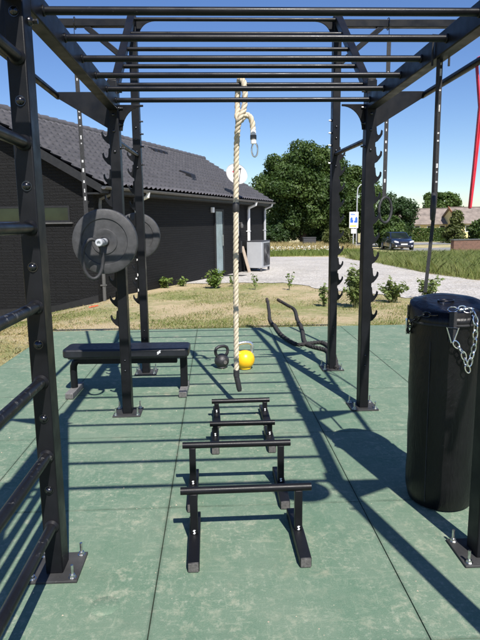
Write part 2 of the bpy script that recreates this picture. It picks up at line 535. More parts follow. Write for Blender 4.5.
# wobbly-edged gravel yard
def wob(pts, amp, n=7):
    out = []
    rr = random.Random(3)
    for i in range(len(pts)):
        a = Vector(pts[i]); b = Vector(pts[(i + 1) % len(pts)])
        for k in range(n):
            p = a.lerp(b, k / n)
            out.append((p.x + rr.uniform(-amp, amp), p.y + rr.uniform(-amp, amp)))
    return out
def gravel_sheet():
    near = [(-2.0, 15.6), (.67, 15.6), (1.89, 15.3), (2.7, 13.2), (3.82, 11.5), (4.94, 10.4), (8, 9.4), (16, 8.4)]
    far = [(3.2, 33.4), (5.2, 32.6), (7.05, 31.5), (6.9, 28), (7.2, 24.9), (6.8, 18.6), (7.2, 15.2), (10, 13.2), (16, 11.5)]
    rr = random.Random(5)
    def dens(p, amp):
        out = []
        for a, b in zip(p[:-1], p[1:]):
            for k in range(8):
                t = k / 8
                out.append((a[0] + (b[0] - a[0]) * t + rr.uniform(-amp, amp), a[1] + (b[1] - a[1]) * t + rr.uniform(-amp, amp)))
        out.append(p[-1]); return out
    poly = dens(near, .12) + list(reversed(dens(far, .15)))
    vs = [(x, y, terr(y) + .012) for x, y in poly]
    m = MB().add(vs, [tuple(range(len(vs)))])
    return m.build('gravel_path', M['gravel'], smooth=0)
struct(gravel_sheet())
struct(sheet('road', [(-60, 57), (110, 57), (110, 65), (-60, 65)], .03, M['road']))
struct(sheet('pavement', [(14.2, 36.5), (40, 41), (40, 50), (14.2, 47)], .02, M['road']))

# rubber tile floor: bevelled tiles over a dark bed
TX = [-.2655 + .995 * k for k in range(-2, 6)]
TY = [2.735 + 1.0 * k for k in range(-5, 6)]
mb = MB()
for i in range(len(TX) - 1):
    for j in range(len(TY) - 1):
        g = .0022; c = .0006
        x0, x1, y0, y1 = TX[i] + g, TX[i + 1] - g, TY[j] + g, TY[j + 1] - g
        vs = [(x0, y0, -.04), (x1, y0, -.04), (x1, y1, -.04), (x0, y1, -.04),
              (x0, y0, -c), (x1, y0, -c), (x1, y1, -c), (x0, y1, -c),
              (x0 + c, y0 + c, 0), (x1 - c, y0 + c, 0), (x1 - c, y1 - c, 0), (x0 + c, y1 - c, 0)]
        fs = [(0, 1, 5, 4), (1, 2, 6, 5), (2, 3, 7, 6), (3, 0, 4, 7), (4, 5, 9, 8), (5, 6, 10, 9), (6, 7, 11, 10), (7, 4, 8, 11), (8, 9, 10, 11)]
        mb.add(vs, fs)
struct(mb.build('rubber_floor', M['mat'], smooth=0))
struct(MB().box(TX[0] + .004, TX[-1] - .004, TY[0] + .004, TY[-1] - .004, -.2, -.034).build('floor_bed', M['seam'], smooth=0))
pl = MB().lathe([(.0, .0025), (.052, .0025), (.056, 0), (.056, -.002)], 40, (-.451, 1.985, 0))
tag(pl.build('floor_plug', M['mat']), 'round green rubber plug flush in the mat near the front left post', 'floor plug')

rg = np.random.default_rng(77)
n_ = 900
gp_ = np.stack([rg.uniform(-2.2, 3.2, n_), 7.7 - rg.uniform(0, 1, n_) ** .8 * 6.4], 1)
sz = rg.uniform(.0012, .0042, n_) * rg.choice([1, 1, 1, 1.8], n_)
base_ = np.array([(1, 0, 0), (-.5, .87, 0), (-.5, -.87, 0), (.1, .1, 1.0)])
ro_ = rg.uniform(0, 6.28, n_)
vv = np.empty((n_, 4, 3))
for q_ in range(4):
    bx_, by_, bz_ = base_[q_]
    vv[:, q_, 0] = gp_[:, 0] + sz * (bx_ * np.cos(ro_) - by_ * np.sin(ro_))
    vv[:, q_, 1] = gp_[:, 1] + sz * (bx_ * np.sin(ro_) + by_ * np.cos(ro_))
    vv[:, q_, 2] = sz * bz_ * .8 - .0004
ix = np.arange(n_)[:, None] * 4
ff = np.concatenate([ix + np.array([[0, 1, 3]]), ix + np.array([[1, 2, 3]]), ix + np.array([[2, 0, 3]])])
gm = bpy.data.meshes.new('grit')
gm.from_pydata(vv.reshape(-1, 3).tolist(), [], ff.tolist()); gm.materials.append(M['board'])
go_ = bpy.data.objects.new('grit', gm); COL.objects.link(go_); go_['kind'] = 'stuff'; go_['label'] = 'fine sandy grit scattered over the rubber mat'
# ------------------------------------------------------------------ the rig
XL, XR = -.696, 1.134
YS = {'NN': 1.046, 'N': 2.236, 'M': 4.245, 'F': 5.437}
PW, PD = .07, .10
rig = thing('exercise_rig', 'big black steel outdoor workout rig with monkey bars bolted to the mat', 'workout rig', (0, 0, 0))
def post(X, Y, top, side):
    m = MB().box(X - PW / 2, X + PW / 2, Y - PD / 2, Y + PD / 2, .010, top)
    p = m.build('post', M['steel'], rig, bevel=.005)
    cap = MB().box(X - PW / 2 + .006, X + PW / 2 - .006, Y - PD / 2 + .006, Y + PD / 2 - .006, top + .0005, top + .012)
    cap.build('end_cap', M['rubber'], p, bevel=.003)
    b = .105
    bp = MB().box(X - b, X + b, Y - b, Y + b, .0015, .0115)
    bp.build('base_plate', M['plate'], p, bevel=.002)
    for sx in (-1, 1):
        for sy in (-1, 1):
            cx, cy = X + sx * .082, Y + sy * .082
            st = MB()
            st.cyl((cx, cy, .0118), (cx, cy, .0145), .017, 14)
            st.tube([(cx, cy, .0140), (cx, cy, .026)], .0125, 6)
            st.cyl((cx, cy, .0255), (cx, cy, .068), .0062, 10)
            st.build('anchor_bolt', M['zinc'], p)
    fy = Y - PD / 2
    def one(*fs_):
        bl = MB()
        for f_ in fs_: f_(bl)
        bl.build('bolt', M['bolt'], p)
    if (X < 0 and Y < 3):
        for z in (.385, .69, .99, 1.29, 1.59, 1.89, 2.19):
            one(lambda q: q.cyl((X + .004, fy + .001, z), (X + .004, fy - .003, z), .019, 14), lambda q: q.dome((X + .004, fy - .0025, z), .0155))
        one(lambda q: q.cyl((X + PW / 2, Y + .02, 2.18), (X + PW / 2 + .03, Y + .02, 2.18), .009, 8), lambda q: q.dome((X + PW / 2, Y + .02, 2.18), .017, (1, 0, 0)))
    else:
        for z in (.35, .43, 1.95, 2.09, 2.2, 2.3):
            one(lambda q: q.dome((X, fy, z), .011 if z > 1 else .008))
        for z in (1.98, 2.14, 2.25, 2.36):
            one(lambda q: q.dome((X + side * -PW / 2, Y - .01, z), .012, (-side, 0, 0)), lambda q: q.cyl((X + side * -PW / 2, Y - .01, z), (X - side * (PW / 2 + .028), Y - .01, z), .007, 8))
    return p
posts = {}
for k, Y in YS.items():
    top = 3.262 if k == 'F' else 2.432
    posts[k + 'L'] = post(XL, Y, top, -1)
    posts[k + 'R'] = post(XR, Y, top, 1)

# side beams at 2.283 between the posts
for X in (XL, XR):
    for a, b in (('NN', 'N'), ('N', 'M')):
        MB().box(X - .034, X + .034, YS[a] + PD / 2 + .001, YS[b] - PD / 2 - .001, 2.231, 2.335).build('beam', M['steel'], rig, bevel=.005)
    # stub cantilevered beyond the near posts
    # inclined beam up to the tall posts
    MB().bar((X, 4.30, 2.395), (X, 5.39, 3.225), .062, .062, (0, 0, 1)).build('inclined_beam', M['steel'], rig, bevel=.004)
    # spacer rod between middle and tall post
    MB().cyl((X, YS['M'] + PD / 2, 2.035), (X, YS['F'] - PD / 2, 2.06), .019, 14).build('spacer_rod', M['tube'], rig)
# monkey bars
for k in range(10):
    Y = 4.128 - .335 * k
    m = MB().cyl((XL + .032, Y, 2.283), (XR - .032, Y, 2.283), .0162, 18)
    for s, X in ((1, XL + .0345), (-1, XR - .0345)):
        m.tube([(X, Y, 2.283), (X + s * .004, Y, 2.283), (X + s * .009, Y, 2.283)], [.021, .021, .0165], 18)
    m.build('monkey_bar', M['tube'], rig)
for Y, Z in ((5.365, 3.205), (5.115, 3.012), (4.86, 2.818), (4.605, 2.624), (4.35, 2.432)):
    MB().cyl((XL + .03, Y, Z), (XR - .03, Y, Z), .0162, 18).build('monkey_bar', M['tube'], rig)
# ladder rungs on the left side, along Y
for z in (.225, .53, .84, 1.137, 1.437, 1.745, 2.04):
    m = MB().cyl((XL + .004, YS['NN'] + PD / 2, z), (XL + .004, YS['N'] - PD / 2, z), .0215, 20)
    m.tube([(XL + .004, YS['N'] - PD / 2 - .001, z), (XL + .004, YS['N'] - PD / 2 - .006, z), (XL + .004, YS['N'] - PD / 2 - .016, z)], [.029, .029, .0215], 20)
    m.build('ladder_rung', M['worntube'] if z < 1.2 else M['tube'], rig)
# outer gussets with the pull-up bars, curved inner gussets
for k in ('NN', 'N', 'M'):
    Y = YS[k]
    for s, X in ((-1, XL), (1, XR)):
        e = X + s * (PW / 2 + .0005)
        t = X + s * .398
        g = MB().prism([(e, 2.362), (t, 2.362), (t, 2.325), (e, 2.108)], 'y', Y - .006, Y + .006)
        g.build('gusset', M['steel'], rig, bevel=.002)
        i = X - s * (PW / 2 + .0005)
        arc = [(i, 2.275), (i - s * .17, 2.275), (i - s * .17, 2.262)]
        for q in range(1, 10):
            a = PI / 2 * q / 10
            arc.append((i - s * (.17 - .15 * math.sin(a)) , 2.262 - .16 * (1 - math.cos(a))))
        arc += [(i - s * .018, 2.098), (i, 2.098)]
        if k == 'M' or (k == 'NN' and s < 0):
            MB().prism(arc, 'y', Y - .006, Y + .006).build('curved_gusset', M['steel'], rig, bevel=.002)
for s, X in ((-1, XL - .398), (1, XR + .398)):
    MB().cyl((X, .93, 2.342), (X, 4.29, 2.342), .0215, 20).build('pull_up_bar', M['tube'], rig)
for s, X in ((-1, XL), (1, XR)):
    i = X - s * (PW / 2 + .0005); Y = YS['F']
    arc = [(i, 3.225), (i - s * .16, 3.225), (i - s * .16, 3.212)]
    for q in range(1, 10):
        a = PI / 2 * q / 10
        arc.append((i - s * (.16 - .14 * math.sin(a)), 3.212 - .13 * (1 - math.cos(a))))
    arc += [(i - s * .018, 3.08), (i, 3.08)]
    MB().prism(arc, 'y', Y - .006, Y + .006).build('curved_gusset', M['steel'], rig, bevel=.002)
    end = -1.92 if s < 0 else 2.36
    e = X + s * (PW / 2 + .001)
    MB().box(min(e, end), max(e, end), Y - .03, Y + .03, 3.163, 3.226).build('outrigger_beam', M['steel'], rig, bevel=.004)
    MB().bar((X + s * .41, Y, 3.168), (X + s * .034, Y, 2.86), .045, .05, (0, 1, 0)).build('brace', M['steel'], rig, bevel=.003)
m = MB().lathe([(0, -.012), (.150, -.012), (.155, -.006), (.155, .006), (.150, .012), (0, .012)], 48, (.90, YS['NN'], 2.235), 'y')
m.build('target_disc', M['steel'], rig)
# hook racks (jagged J-hook strips) on the middle and tall posts
def hook_profile(x0, s, z0, n, pitch):
    poly = [(x0, z0 - .055)]
    for k in range(n):
        z = z0 + k * pitch
        for dx, dz in ((.016, -.052), (.030, -.045), (.054, -.018), (.069, .006), (.071, .034), (.060, .042), (.055, .018), (.046, .004), (.034, .002), (.025, .012), (.021, .036), (.018, .070)):
            poly.append((x0 + s * dx * .88, z + dz * .92))
    poly.append((x0 + s * .016, z0 + (n - 1) * pitch + .1)); poly.append((x0, z0 + (n - 1) * pitch + .1))
    return poly
for k, z0, n in (('M', .735, 10), ('F', .735, 10)):
    for s, X in ((-1, XL), (1, XR)):
        x0 = X + s * (PW / 2 + .0008)
        poly = hook_profile(x0, s, z0, n, .147)
        hr = MB()
        # one hook at a time so the polygons stay simple
        step = 12
        for q in range(n):
            seg = poly[1 + q * step:1 + (q + 1) * step]
            zlo, zhi = seg[0][1], seg[-1][1]
            pp = [(x0, zlo - .012)] + seg + [(x0, zhi + .012)]
            hr.prism(pp, 'y', YS[k] - .0065, YS[k] + .0065)
        hr.build('hook_rack', M['steel'], rig, bevel=0, smooth=20)

# ------------------------------------------------------------------ barbell and plates
BX, BZ = -.765, 1.325
bb = thing('barbell', 'steel barbell resting on the left hook racks with plates at both ends', 'barbell', (BX, 4.8, BZ))
MB().cyl((0, -.72, 0), (0, .72, 0), .014, 20).build('shaft', M['zinc'], bb)
for s in (-1, 1):
    m = MB().lathe([(0, s * .72), (.036, s * .72), (.036, s * .745), (.025, s * .746), (.025, s * .995), (.021, s * 1.0), (.012, s * 1.0), (.011, s * .985), (0, s * .985)], 28, axis='y')
    m.build('sleeve', M['pipe'], bb)
def bumper(label, y):
    t = thing('bumper_plate', label, 'weight plate', (BX, y, BZ), 0, 'bumper plates on the barbell')
    pr = []
    for r, h in ((.0255, -.030), (.05, -.030), (.055, -.033), (.085, -.033), (.09, -.027), (.155, -.027), (.160, -.034), (.208, -.034), (.222, -.028), (.225, -.016),
                 (.225, .016), (.222, .028), (.208, .034), (.16, .034), (.155, .027), (.09, .027), (.085, .033), (.0255, .033), (.0255, -.030)):
        pr.append((r, h))
    MB().lathe(pr, 72, axis='y').build('plate_body', M['platerub'], t)
    MB().lathe([(.0252, -.031), (.034, -.031), (.034, -.0345), (.0252, -.0345), (.0252, -.031)], 36, axis='y').build('hub_ring', M['bolt'], t)
bumper('dark grey bumper plate facing the camera beside the middle left post', 4.03)
bumper('smaller looking bumper plate on the far end of the barbell behind the tall left post', 5.70)

# ------------------------------------------------------------------ climbing rope
def twisted(pts, r, pitch, mat, name, parent, strands=3, n=7, sub=.012):
    """strands wound round a centre line"""
    pts = [Vector(p) for p in pts]
    # resample with Catmull-Rom
    dense = []
    for i in range(len(pts) - 1):
        p0, p1, p2, p3 = pts[max(i - 1, 0)], pts[i], pts[i + 1], pts[min(i + 2, len(pts) - 1)]
        L = (p2 - p1).length; k = max(2, int(L / sub))
        for q in range(k):
            t = q / k
            dense.append(.5 * ((2 * p1) + (p2 - p0) * t + (2 * p0 - 5 * p1 + 4 * p2 - p3) * t * t + (3 * p1 - p0 - 3 * p2 + p3) * t ** 3))
    dense.append(pts[-1])
    m = MB(); prev = None; fr = []
    s = 0.0
    for i, p in enumerate(dense):
        t = (dense[min(i + 1, len(dense) - 1)] - dense[max(i - 1, 0)]).normalized()
        if prev is None:
            prev = t.orthogonal().normalized()
        prev = (prev - t * prev.dot(t)).normalized()
        if i: s += (p - dense[i - 1]).length
        fr.append((p, prev.copy(), t.cross(prev), s))
    for j in range(strands):
        path = []
        for p, a, b, s in fr:
            an = 2 * PI * (s / pitch + j / strands)
            path.append(p + (a * math.cos(an) + b * math.sin(an)) * r * .5)
        m.tube(path, r * .60, n)
    return m.build(name, mat, parent, smooth=60)

RX, RY = .205, 4.35
cr = thing('climbing_rope', 'thick natural climbing rope looped over a bar and hanging above the mat', 'climbing rope', (RX, RY, 0))
# up from the floor to the knot, then over the bar
twisted([(-.055, .02, .255), (-.052, .02, .8), (-.045, .018, 1.4), (-.035, .014, 1.9), (-.025, -.03, 2.11), (-.005, -.058, 2.195), (.02, -.05, 2.25), (.032, -.043, 2.33),
         (.026, -.036, 2.43), (.012, -.022, 2.466), (.0, .012, 2.472), (-.012, .036, 2.44), (-.02, .04, 2.33), (-.02, .02, 2.26), (-.025, -.015, 2.20), (-.005, -.028, 2.175),
         (.035, -.04, 2.215), (.065, -.035, 2.205), (.083, -.03, 2.165), (.088, -.03, 2.11)], .0205, .115, M['rope'], 'rope_strands', cr)
m = MB()
m.tube([(.088, -.03, 2.13), (.089, -.03, 2.10), (.092, -.03, 2.015)], [.017, .021, .021], 14)
m.build('white_sleeve', M['whiteplastic'], cr)
MB().lathe([(.0215, 0), (.0235, 0), (.0235, .03), (.0215, .03)], 18, (.0905, -.03, 2.045)).build('sleeve_band', M['gutter'], cr)
cy = []
for q in range(24):
    a = 2 * PI * q / 24
    cy.append((.1 + .022 * math.cos(a), -.03, 1.972 + .05 * math.sin(a)))
MB().tube(cy, .0062, 10, closed=True).build('carabiner', M['chrome'], cr)
MB().tube([(-.0555, .02, .235), (-.055, .02, .24), (-.0552, .02, .29), (-.0548, .02, .295)], [.018, .024, .024, .018], 16).build('whipping', M['ropeend'], cr)
MB().tube([(-.055, .02, .24), (-.046, .02, .2), (-.034, .02, .135), (-.031, .02, .115)], [.021, .022, .021, .016], 14).build('rope_tip', M['ropeend'], cr)
MB().tube([(-.0435, .017, 1.52), (-.043, .017, 1.53), (-.041, .017, 1.585), (-.041, .017, 1.595)], [.019, .0245, .0245, .019], 16).build('whipping', M['ropeend'], cr)
MB().box(-.037, -.019, .047, .05, 2.13, 2.45).build('hanging_strap', M['webbing'], cr)

# ------------------------------------------------------------------ kettlebells
kb = thing('kettlebell', 'yellow kettlebell with a bare silver handle beside the rope', 'kettlebell', (.275, 5.50, 0), .25, 'kettlebells on the mat')
prof = [(0, .004), (.055, .004), (.062, .010)]
for q in range(1, 24):
    a = -PI / 2 + PI * q / 24
    r = .098 * math.cos(a); z = .098 + .098 * math.sin(a)
    if z > .02: prof.append((r, z))
prof.append((0, .196))
MB().lathe(prof, 44).build('ball', M['yellow'], kb)
hp = [(-.072, 0, .165), (-.076, 0, .185), (-.079, 0, .215), (-.074, 0, .245), (-.058, 0, .262), (-.03, 0, .268), (0, 0, .269), (.03, 0, .268), (.058, 0, .262), (.074, 0, .245), (.079, 0, .215), (.076, 0, .185), (.072, 0, .165)]
MB().tube(hp[3:10], .0165, 16).build('handle', M['silver'], kb)
MB().tube(hp[:4], [.021, .019, .0175, .0166], 16).tube(hp[9:], [.0166, .0175, .019, .021], 16).build('handle_horn', M['silver'], kb)
kb2 = thing('kettlebell', 'small black cast iron kettlebell left of the rope end', 'kettlebell', (.045, 5.56, 0), .5, 'kettlebells on the mat')
prof = [(0, .003), (.045, .003), (.052, .012)]
for q in range(1, 22):
    a = -PI / 2 + PI * q / 22
    r = .074 * math.cos(a); z = .076 + .072 * math.sin(a)
    if z > .016: prof.append((r, z))
prof.append((0, .148))
MB().lathe(prof, 40).build('ball', M['darkiron'], kb2)
hp = [(-.046, 0, .118), (-.066, 0, .15), (-.071, 0, .18), (-.06, 0, .208), (-.03, 0, .222), (0, 0, .224), (.03, 0, .222), (.06, 0, .208), (.071, 0, .18), (.066, 0, .15), (.046, 0, .118)]
MB().tube(hp, .0155, 16).build('handle', M['darkiron'], kb2)
MB().cyl((0, -.0715, .072), (0, -.0755, .072), .019, 24).build('weight_badge', M['footcap'], kb2)

# ------------------------------------------------------------------ parallettes
def parallette(label, x, y, width, fw_, flen, bh, rz, over):
    t = thing('parallette', label, 'parallette', (x, y, 0), rz, 'parallettes in a row on the mat')
    MB().cyl((-width / 2 - over, 0, bh), (width / 2 + over, 0, bh), .0175, 22).build('grip_bar', M['tube'], t)
    for s in (-1, 1):
        X = s * width / 2
        ft = MB().prism([(-flen / 2, .002), (flen / 2, .002), (flen / 2, .046), (.035, .058), (-.035, .058), (-flen / 2, .046)], 'x', X - fw_ / 2, X + fw_ / 2)
        f = ft.build('foot', M['steel'], t, bevel=.004)
        c = MB().box(X - fw_ / 2 + .0035, X + fw_ / 2 - .0035, -flen / 2 - .003, -flen / 2 + .001, .005, .043)
        for q in range(6):
            zz = X - fw_ / 2 + .009 + q * (fw_ - .018) / 5
            c.box(zz - .0016, zz + .0016, -flen / 2 - .005, -flen / 2 - .0031, .007, .041)
        c.build('end_cap', M['footcap'], f)
        MB().bar((X, 0, .0585), (X, 0, bh - .012), .034, .034, (0, 1, 0)).build('upright', M['steel'], t, bevel=.003)
        mk = MB()                                # small white brand squiggle on the foot
        yy = -.019
        mk.prism([(X - .006, .062), (X + .002, .060), (X + .006, .066), (X + .001, .072), (X + .006, .079), (X - .002, .081), (X - .007, .076), (X - .001, .070)], 'y', yy, yy + .0015)
        mk.build('logo_mark', M['white'], t, smooth=0)
parallette('tall black parallette nearest the camera', .119, 2.39, .475, .05, .43, .262, .01, .058)
parallette('second tall black parallette right behind the nearest one', .095, 2.885, .475, .05, .42, .275, .0, .052)
parallette('low black parallette just behind the two tall ones', .158, 3.575, .36, .05, .36, .138, .0, .035)
parallette('farthest low black parallette of the row', .168, 4.05, .36, .05, .36, .14, .02, .035)

# ------------------------------------------------------------------ bench
bn = thing('flat_bench', 'black padded flat weight bench behind the middle left post', 'bench', (-.765, 4.80, 0), -.03)
def rounded(w_, d_, r, n=6):
    pts = []
    for cx, cy, a0 in ((w_ / 2 - r, d_ / 2 - r, 0), (-w_ / 2 + r, d_ / 2 - r, PI / 2), (-w_ / 2 + r, -d_ / 2 + r, PI), (w_ / 2 - r, -d_ / 2 + r, 1.5 * PI)):
        for k in range(n + 1):
            a = a0 + PI / 2 * k / n
            pts.append((cx + r * math.cos(a), cy + r * math.sin(a)))
    return pts
pad = MB().prism(rounded(1.06, .28, .045), 'z', .338, .412).build('pad', M['padvinyl'], bn, bevel=.014)
MB().prism(rounded(1.0, .2, .03), 'z', .322, .3375).build('backing_board', M['rubber'], bn)
lg = MB()
for dx, dz in ((0, 0), (.014, .010)):            # white brand mark on the pad edge
    lg.prism([(.265 + dx, .366 + dz), (.278 + dx, .366 + dz), (.284 + dx, .376 + dz), (.277 + dx, .380 + dz), (.288 + dx, .390 + dz), (.273 + dx, .390 + dz), (.266 + dx, .380 + dz), (.273 + dx, .376 + dz)], 'y', -.1425, -.1405)
lg.build('logo_mark', M['white'], pad, smooth=0)
MB().box(-.42, .42, -.03, .03, .262, .3215).build('frame_tube', M['steel'], bn, bevel=.004)
for s in (-1, 1):
    fx = s * .475
    if s < 0:
        pts = [(-.40, 0, .292), (-.435, 0, .290), (-.462, 0, .272), (-.475, 0, .24), (-.478, 0, .2), (-.478, 0, .05)]
        MB().tube(pts, .030, 18).build('leg', M['steel'], bn)
    else:
        MB().box(fx - .03, fx + .03, -.03, .03, .052, .32).build('leg', M['steel'], bn, bevel=.004)
        MB().prism([(fx - .031, .052), (fx + .031, .052), (fx + .031, .13)], 'y', -.012, .012).build('leg_gusset', M['steel'], bn)
    f = MB().box(fx - .033, fx + .033, -.19, .17, .003, .051).build('foot', M['benchfoot'], bn, bevel=.004)
    MB().box(fx - .028, fx + .028, -.194, -.1903, .007, .047).build('end_cap', M['footcap'], f)

# ------------------------------------------------------------------ punching bag
GX, GY, GH, GR = 1.160, 2.745, 1.06, .176
bag = thing('punching_bag', 'black vinyl punching bag standing upright on the mat', 'punching bag', (GX, GY, 0), .15)
bag.rotation_euler = (.012, -.012, -.08)
prof = [(0, .004), (.145, .004), (.160, .012), (.1665, .035)]
for q in range(12):
    z = .08 + q * .0762
    prof.append((GR + .0022 * math.sin(q * 2.1) - (.002 if q > 8 else 0), z))
prof += [(GR - .002, .955), (GR - .006, .97)]
ob = MB().lathe(prof, 64).build('bag_body', M['vinyl'], bag)
# soft dents
for v in ob.data.vertices:
    a = math.atan2(v.co.y, v.co.x)
    k = 1 + .010 * math.sin(3 * a + v.co.z * 5) + .006 * math.sin(7 * a - v.co.z * 9) * (1 if v.co.z > .1 else .3)
    v.co.x *= k; v.co.y *= k
lid = [(GR - .012, 0.923), (GR + .006, 0.924), (GR + .0085, 0.938), (GR + .0085, 0.993), (GR + .004, 1.006), (GR - .012, 1.014), (.13, 1.018), (.08, 1.019), (.04, 1.021), (0, 1.021)]
ob = MB().lathe(lid, 64).build('bag_lid', M['vinyl'], bag)
for v in ob.data.vertices:
    a = math.atan2(v.co.y, v.co.x); r = math.hypot(v.co.x, v.co.y)
    if v.co.z > 0.998:
        v.co.z += .003 * math.sin(2 * a + 1) * r / GR + .0015 * math.sin(5 * a) * r / GR + v.co.y * .16 - .010 * (1 - r / GR)
MB().tube([((GR + .002) * math.cos(-2.3), (GR + .002) * math.sin(-2.3), .05 + .1 * k) for k in range(9)], .0022, 6).build('side_seam', M['webbing'], bag)
MB().lathe([(GR + .0085, 0), (GR + .011, .003), (GR + .011, .008), (GR + .0085, .011)], 64, (0, 0, 0.928)).build('lid_seam', M['webbing'], bag)
for a in (-1.75, -.2, 1.37, 2.95):
    c, s_ = math.cos(a), math.sin(a)
    R = GR + .0125
    st = MB(); st.bar((c * R, s_ * R, .86), (c * R, s_ * R, 1.0), .034, .005, (c, s_, 0))
    st.build('hanger_tab', M['webbing'], bag, bevel=.001)
for a in (-1.75, -.2, 1.37, 2.95):
    c, s_ = math.cos(a), math.sin(a); R = GR + .018
    tx, ty = -s_, c
    P = lambda w_, z: (c * R + tx * w_, s_ * R + ty * w_, z)
    dr = MB(); dr.tube([P(-.026, 0.928), P(.026, 0.928), P(.004, 0.858), P(-.004, 0.858)], .0042, 8, closed=True)
    dr.build('triangle_ring', M['chrome'], bag)
def chain(path, mat, name, parent, link=.021, wire=.0032):
    """oval links along a polyline, alternately turned"""
    pts = [Vector(p) for p in path]
    m = MB(); d = []
    for a, b in zip(pts[:-1], pts[1:]):
        n = max(1, int((b - a).length / .004))
        d += [a.lerp(b, k / n) for k in range(n)]
    d.append(pts[-1])
    acc = 0; last = d[0]; cs = []
    step = link * 1.45
    for i in range(1, len(d)):
        acc += (d[i] - d[i - 1]).length
        if acc >= step:
            cs.append((last, d[i])); last = d[i]; acc = 0
    for i, (a, b) in enumerate(cs):
        c = (a + b) / 2; t = (b - a).normalized(); o = t.orthogonal().normalized()
        o = (Matrix.Rotation(PI / 2 * (i % 2) + .5, 3, t) @ o)
        ring = []
        for q in range(14):
            an = 2 * PI * q / 14
            ring.append(c + t * math.cos(an) * link * 1.0 + o * math.sin(an) * link * .58)
        m.tube(ring, wire, 7, closed=True)
    return m.build(name, mat, parent)
# chain lying on the lid edge and hanging down the front
chain([(-0.045, -0.155, 1.006), (0.000, -0.165, 1.006), (0.050, -0.172, 1.004), (0.062, -0.186, 0.994), (0.068, -0.196, 0.944), (0.066, -0.197, 0.844), (0.052, -0.196, 0.779), (0.045, -0.196, 0.744)], M['chrome'], 'chain', bag)
chain([(-0.028, -0.196, 0.864), (0.000, -0.197, 0.829), (0.022, -0.198, 0.804), (0.026, -0.198, 0.764), (0.045, -0.198, 0.734), (0.048, -0.197, 0.694)], M['chrome'], 'chain', bag)
chain([(0.000, -0.160, 1.010), (0.035, -0.150, 1.010), (0.068, -0.165, 1.008)], M['chrome'], 'chain', bag)
chain([(-0.100, -0.155, 0.982), (-.145, -.125, 0.983), (-.178, -.075, 0.953), (-.190, -.02, 0.908), (-.190, 0.0, 0.868), (-.188, .02, 0.898)], M['bolt'], 'chain', bag)
rg = []
for q in range(20):
    a = 2 * PI * q / 20
    r_ = .042 if math.cos(a) > 0 else .05
    rg.append((.0 + .9 * r_ * math.cos(a) * .9, .02 + .024 * math.sin(a) * (1 - .35 * math.cos(a)), 1.0215))
MB().tube(rg, .0045, 8, closed=True).build('carabiner', M['bolt'], bag)

for ch in bag.children:
    ch.scale = (1, 1, 1.03)

# ------------------------------------------------------------------ straps, rings, bands
def strap(m, p, q, w_, t_=.003, face=(0, 1, 0)):
    p = Vector(p); q = Vector(q); d = (q - p).normalized()
    a = d.cross(Vector(face)).normalized(); b = a.cross(d)
    vs = [c + a * sx * w_ / 2 + b * sz * t_ / 2 for c in (p, q) for sx, sz in ((-1, -1), (1, -1), (1, 1), (-1, 1))]
    m.add(vs, [(3, 2, 1, 0), (4, 5, 6, 7), (0, 1, 5, 4), (1, 2, 6, 5), (2, 3, 7, 6), (3, 0, 4, 7)])
    return m
def marks(p, q, w_, fr, off, seed, parent, face=(0, 1, 0)):
    """white printed length marks on a strap"""
    p = Vector(p); q = Vector(q); m = MB(); rr = random.Random(seed)
    f = Vector(face).normalized()
    for t in fr:
        if rr.random() < .25: continue
        c = p.lerp(q, t + rr.uniform(-.012, .012)) - f * off
        h = rr.choice((.008, .012, .022, .034))
        e = (q - p).normalized() * h / 2
        strap(m, c - e, c + e, w_ * rr.uniform(.22, .42), .001, face)
    m.build('printed_mark', M['mark'], parent, smooth=0)
def ring_pts(c, rx, rz, ax, n=28):
    return [(c[0] + rx * math.cos(2 * PI * k / n) * ax[0], c[1] + rx * math.cos(2 * PI * k / n) * ax[1], c[2] + rz * math.sin(2 * PI * k / n)) for k in range(n)]

# left strap from the outrigger beam
a, b = (-1.20, 5.395, 2.85), (-1.185, 5.395, 1.50)
t = thing('hanging_strap', 'black strap with white length marks hanging left of the middle left post', 'gym strap', (0, 0, 0), 0, 'gym straps on the rig')
strap(MB(), a, b, .038).build('webbing', M['webbing'], t)
marks(a, b, .038, [.05 + .058 * k for k in range(16)], .0025, 2, t)
MB().tube([(-1.2, 5.395, 2.83), (-1.2, 5.393, 3.0), (-1.2, 5.40, 3.15)], .0035, 8).tube(ring_pts((-1.2, 5.437, 3.195), .045, .05, (0, 1)), .004, 8, closed=True).build('hook_wire', M['bolt'], t)
MB().box(-1.225, -1.175, 5.388, 5.402, 2.82, 2.88).build('buckle', M['bolt'], t, bevel=.003)
# gym ring slung over the barbell sleeve
gr = MB().tube(ring_pts((-.822, 3.86, 1.215), .062, .132, (1, .45)), .0125, 14, closed=True)
tag(gr.build('gym_ring', M['rubber']), 'black gym ring slung over the end of the barbell sleeve', 'gym ring', 'black gym rings')
# right strap from the outrigger beam
a, b = (1.60, 5.395, 3.08), (1.60, 5.395, 1.66)
t = thing('hanging_strap', 'black strap with white length marks hanging behind the middle right post', 'gym strap', (0, 0, 0), 0, 'gym straps on the rig')
strap(MB(), a, b, .038).build('webbing', M['webbing'], t)
marks(a, b, .038, [.04 + .06 * k for k in range(16)], .0025, 4, t)
MB().tube([(1.6, 5.395, 3.07), (1.6, 5.40, 3.15)], .0035, 8).tube(ring_pts((1.6, 5.437, 3.195), .045, .05, (0, 1)), .004, 8, closed=True).build('hook_wire', M['bolt'], t)
gr = MB().tube(ring_pts((1.615, 5.40, 1.545), .07, .118, (1, .5)), .0125, 14, closed=True)
tag(gr.build('gym_ring', M['rubber']), 'black gym ring behind the middle right post, in front of the trees', 'gym ring', 'black gym rings')
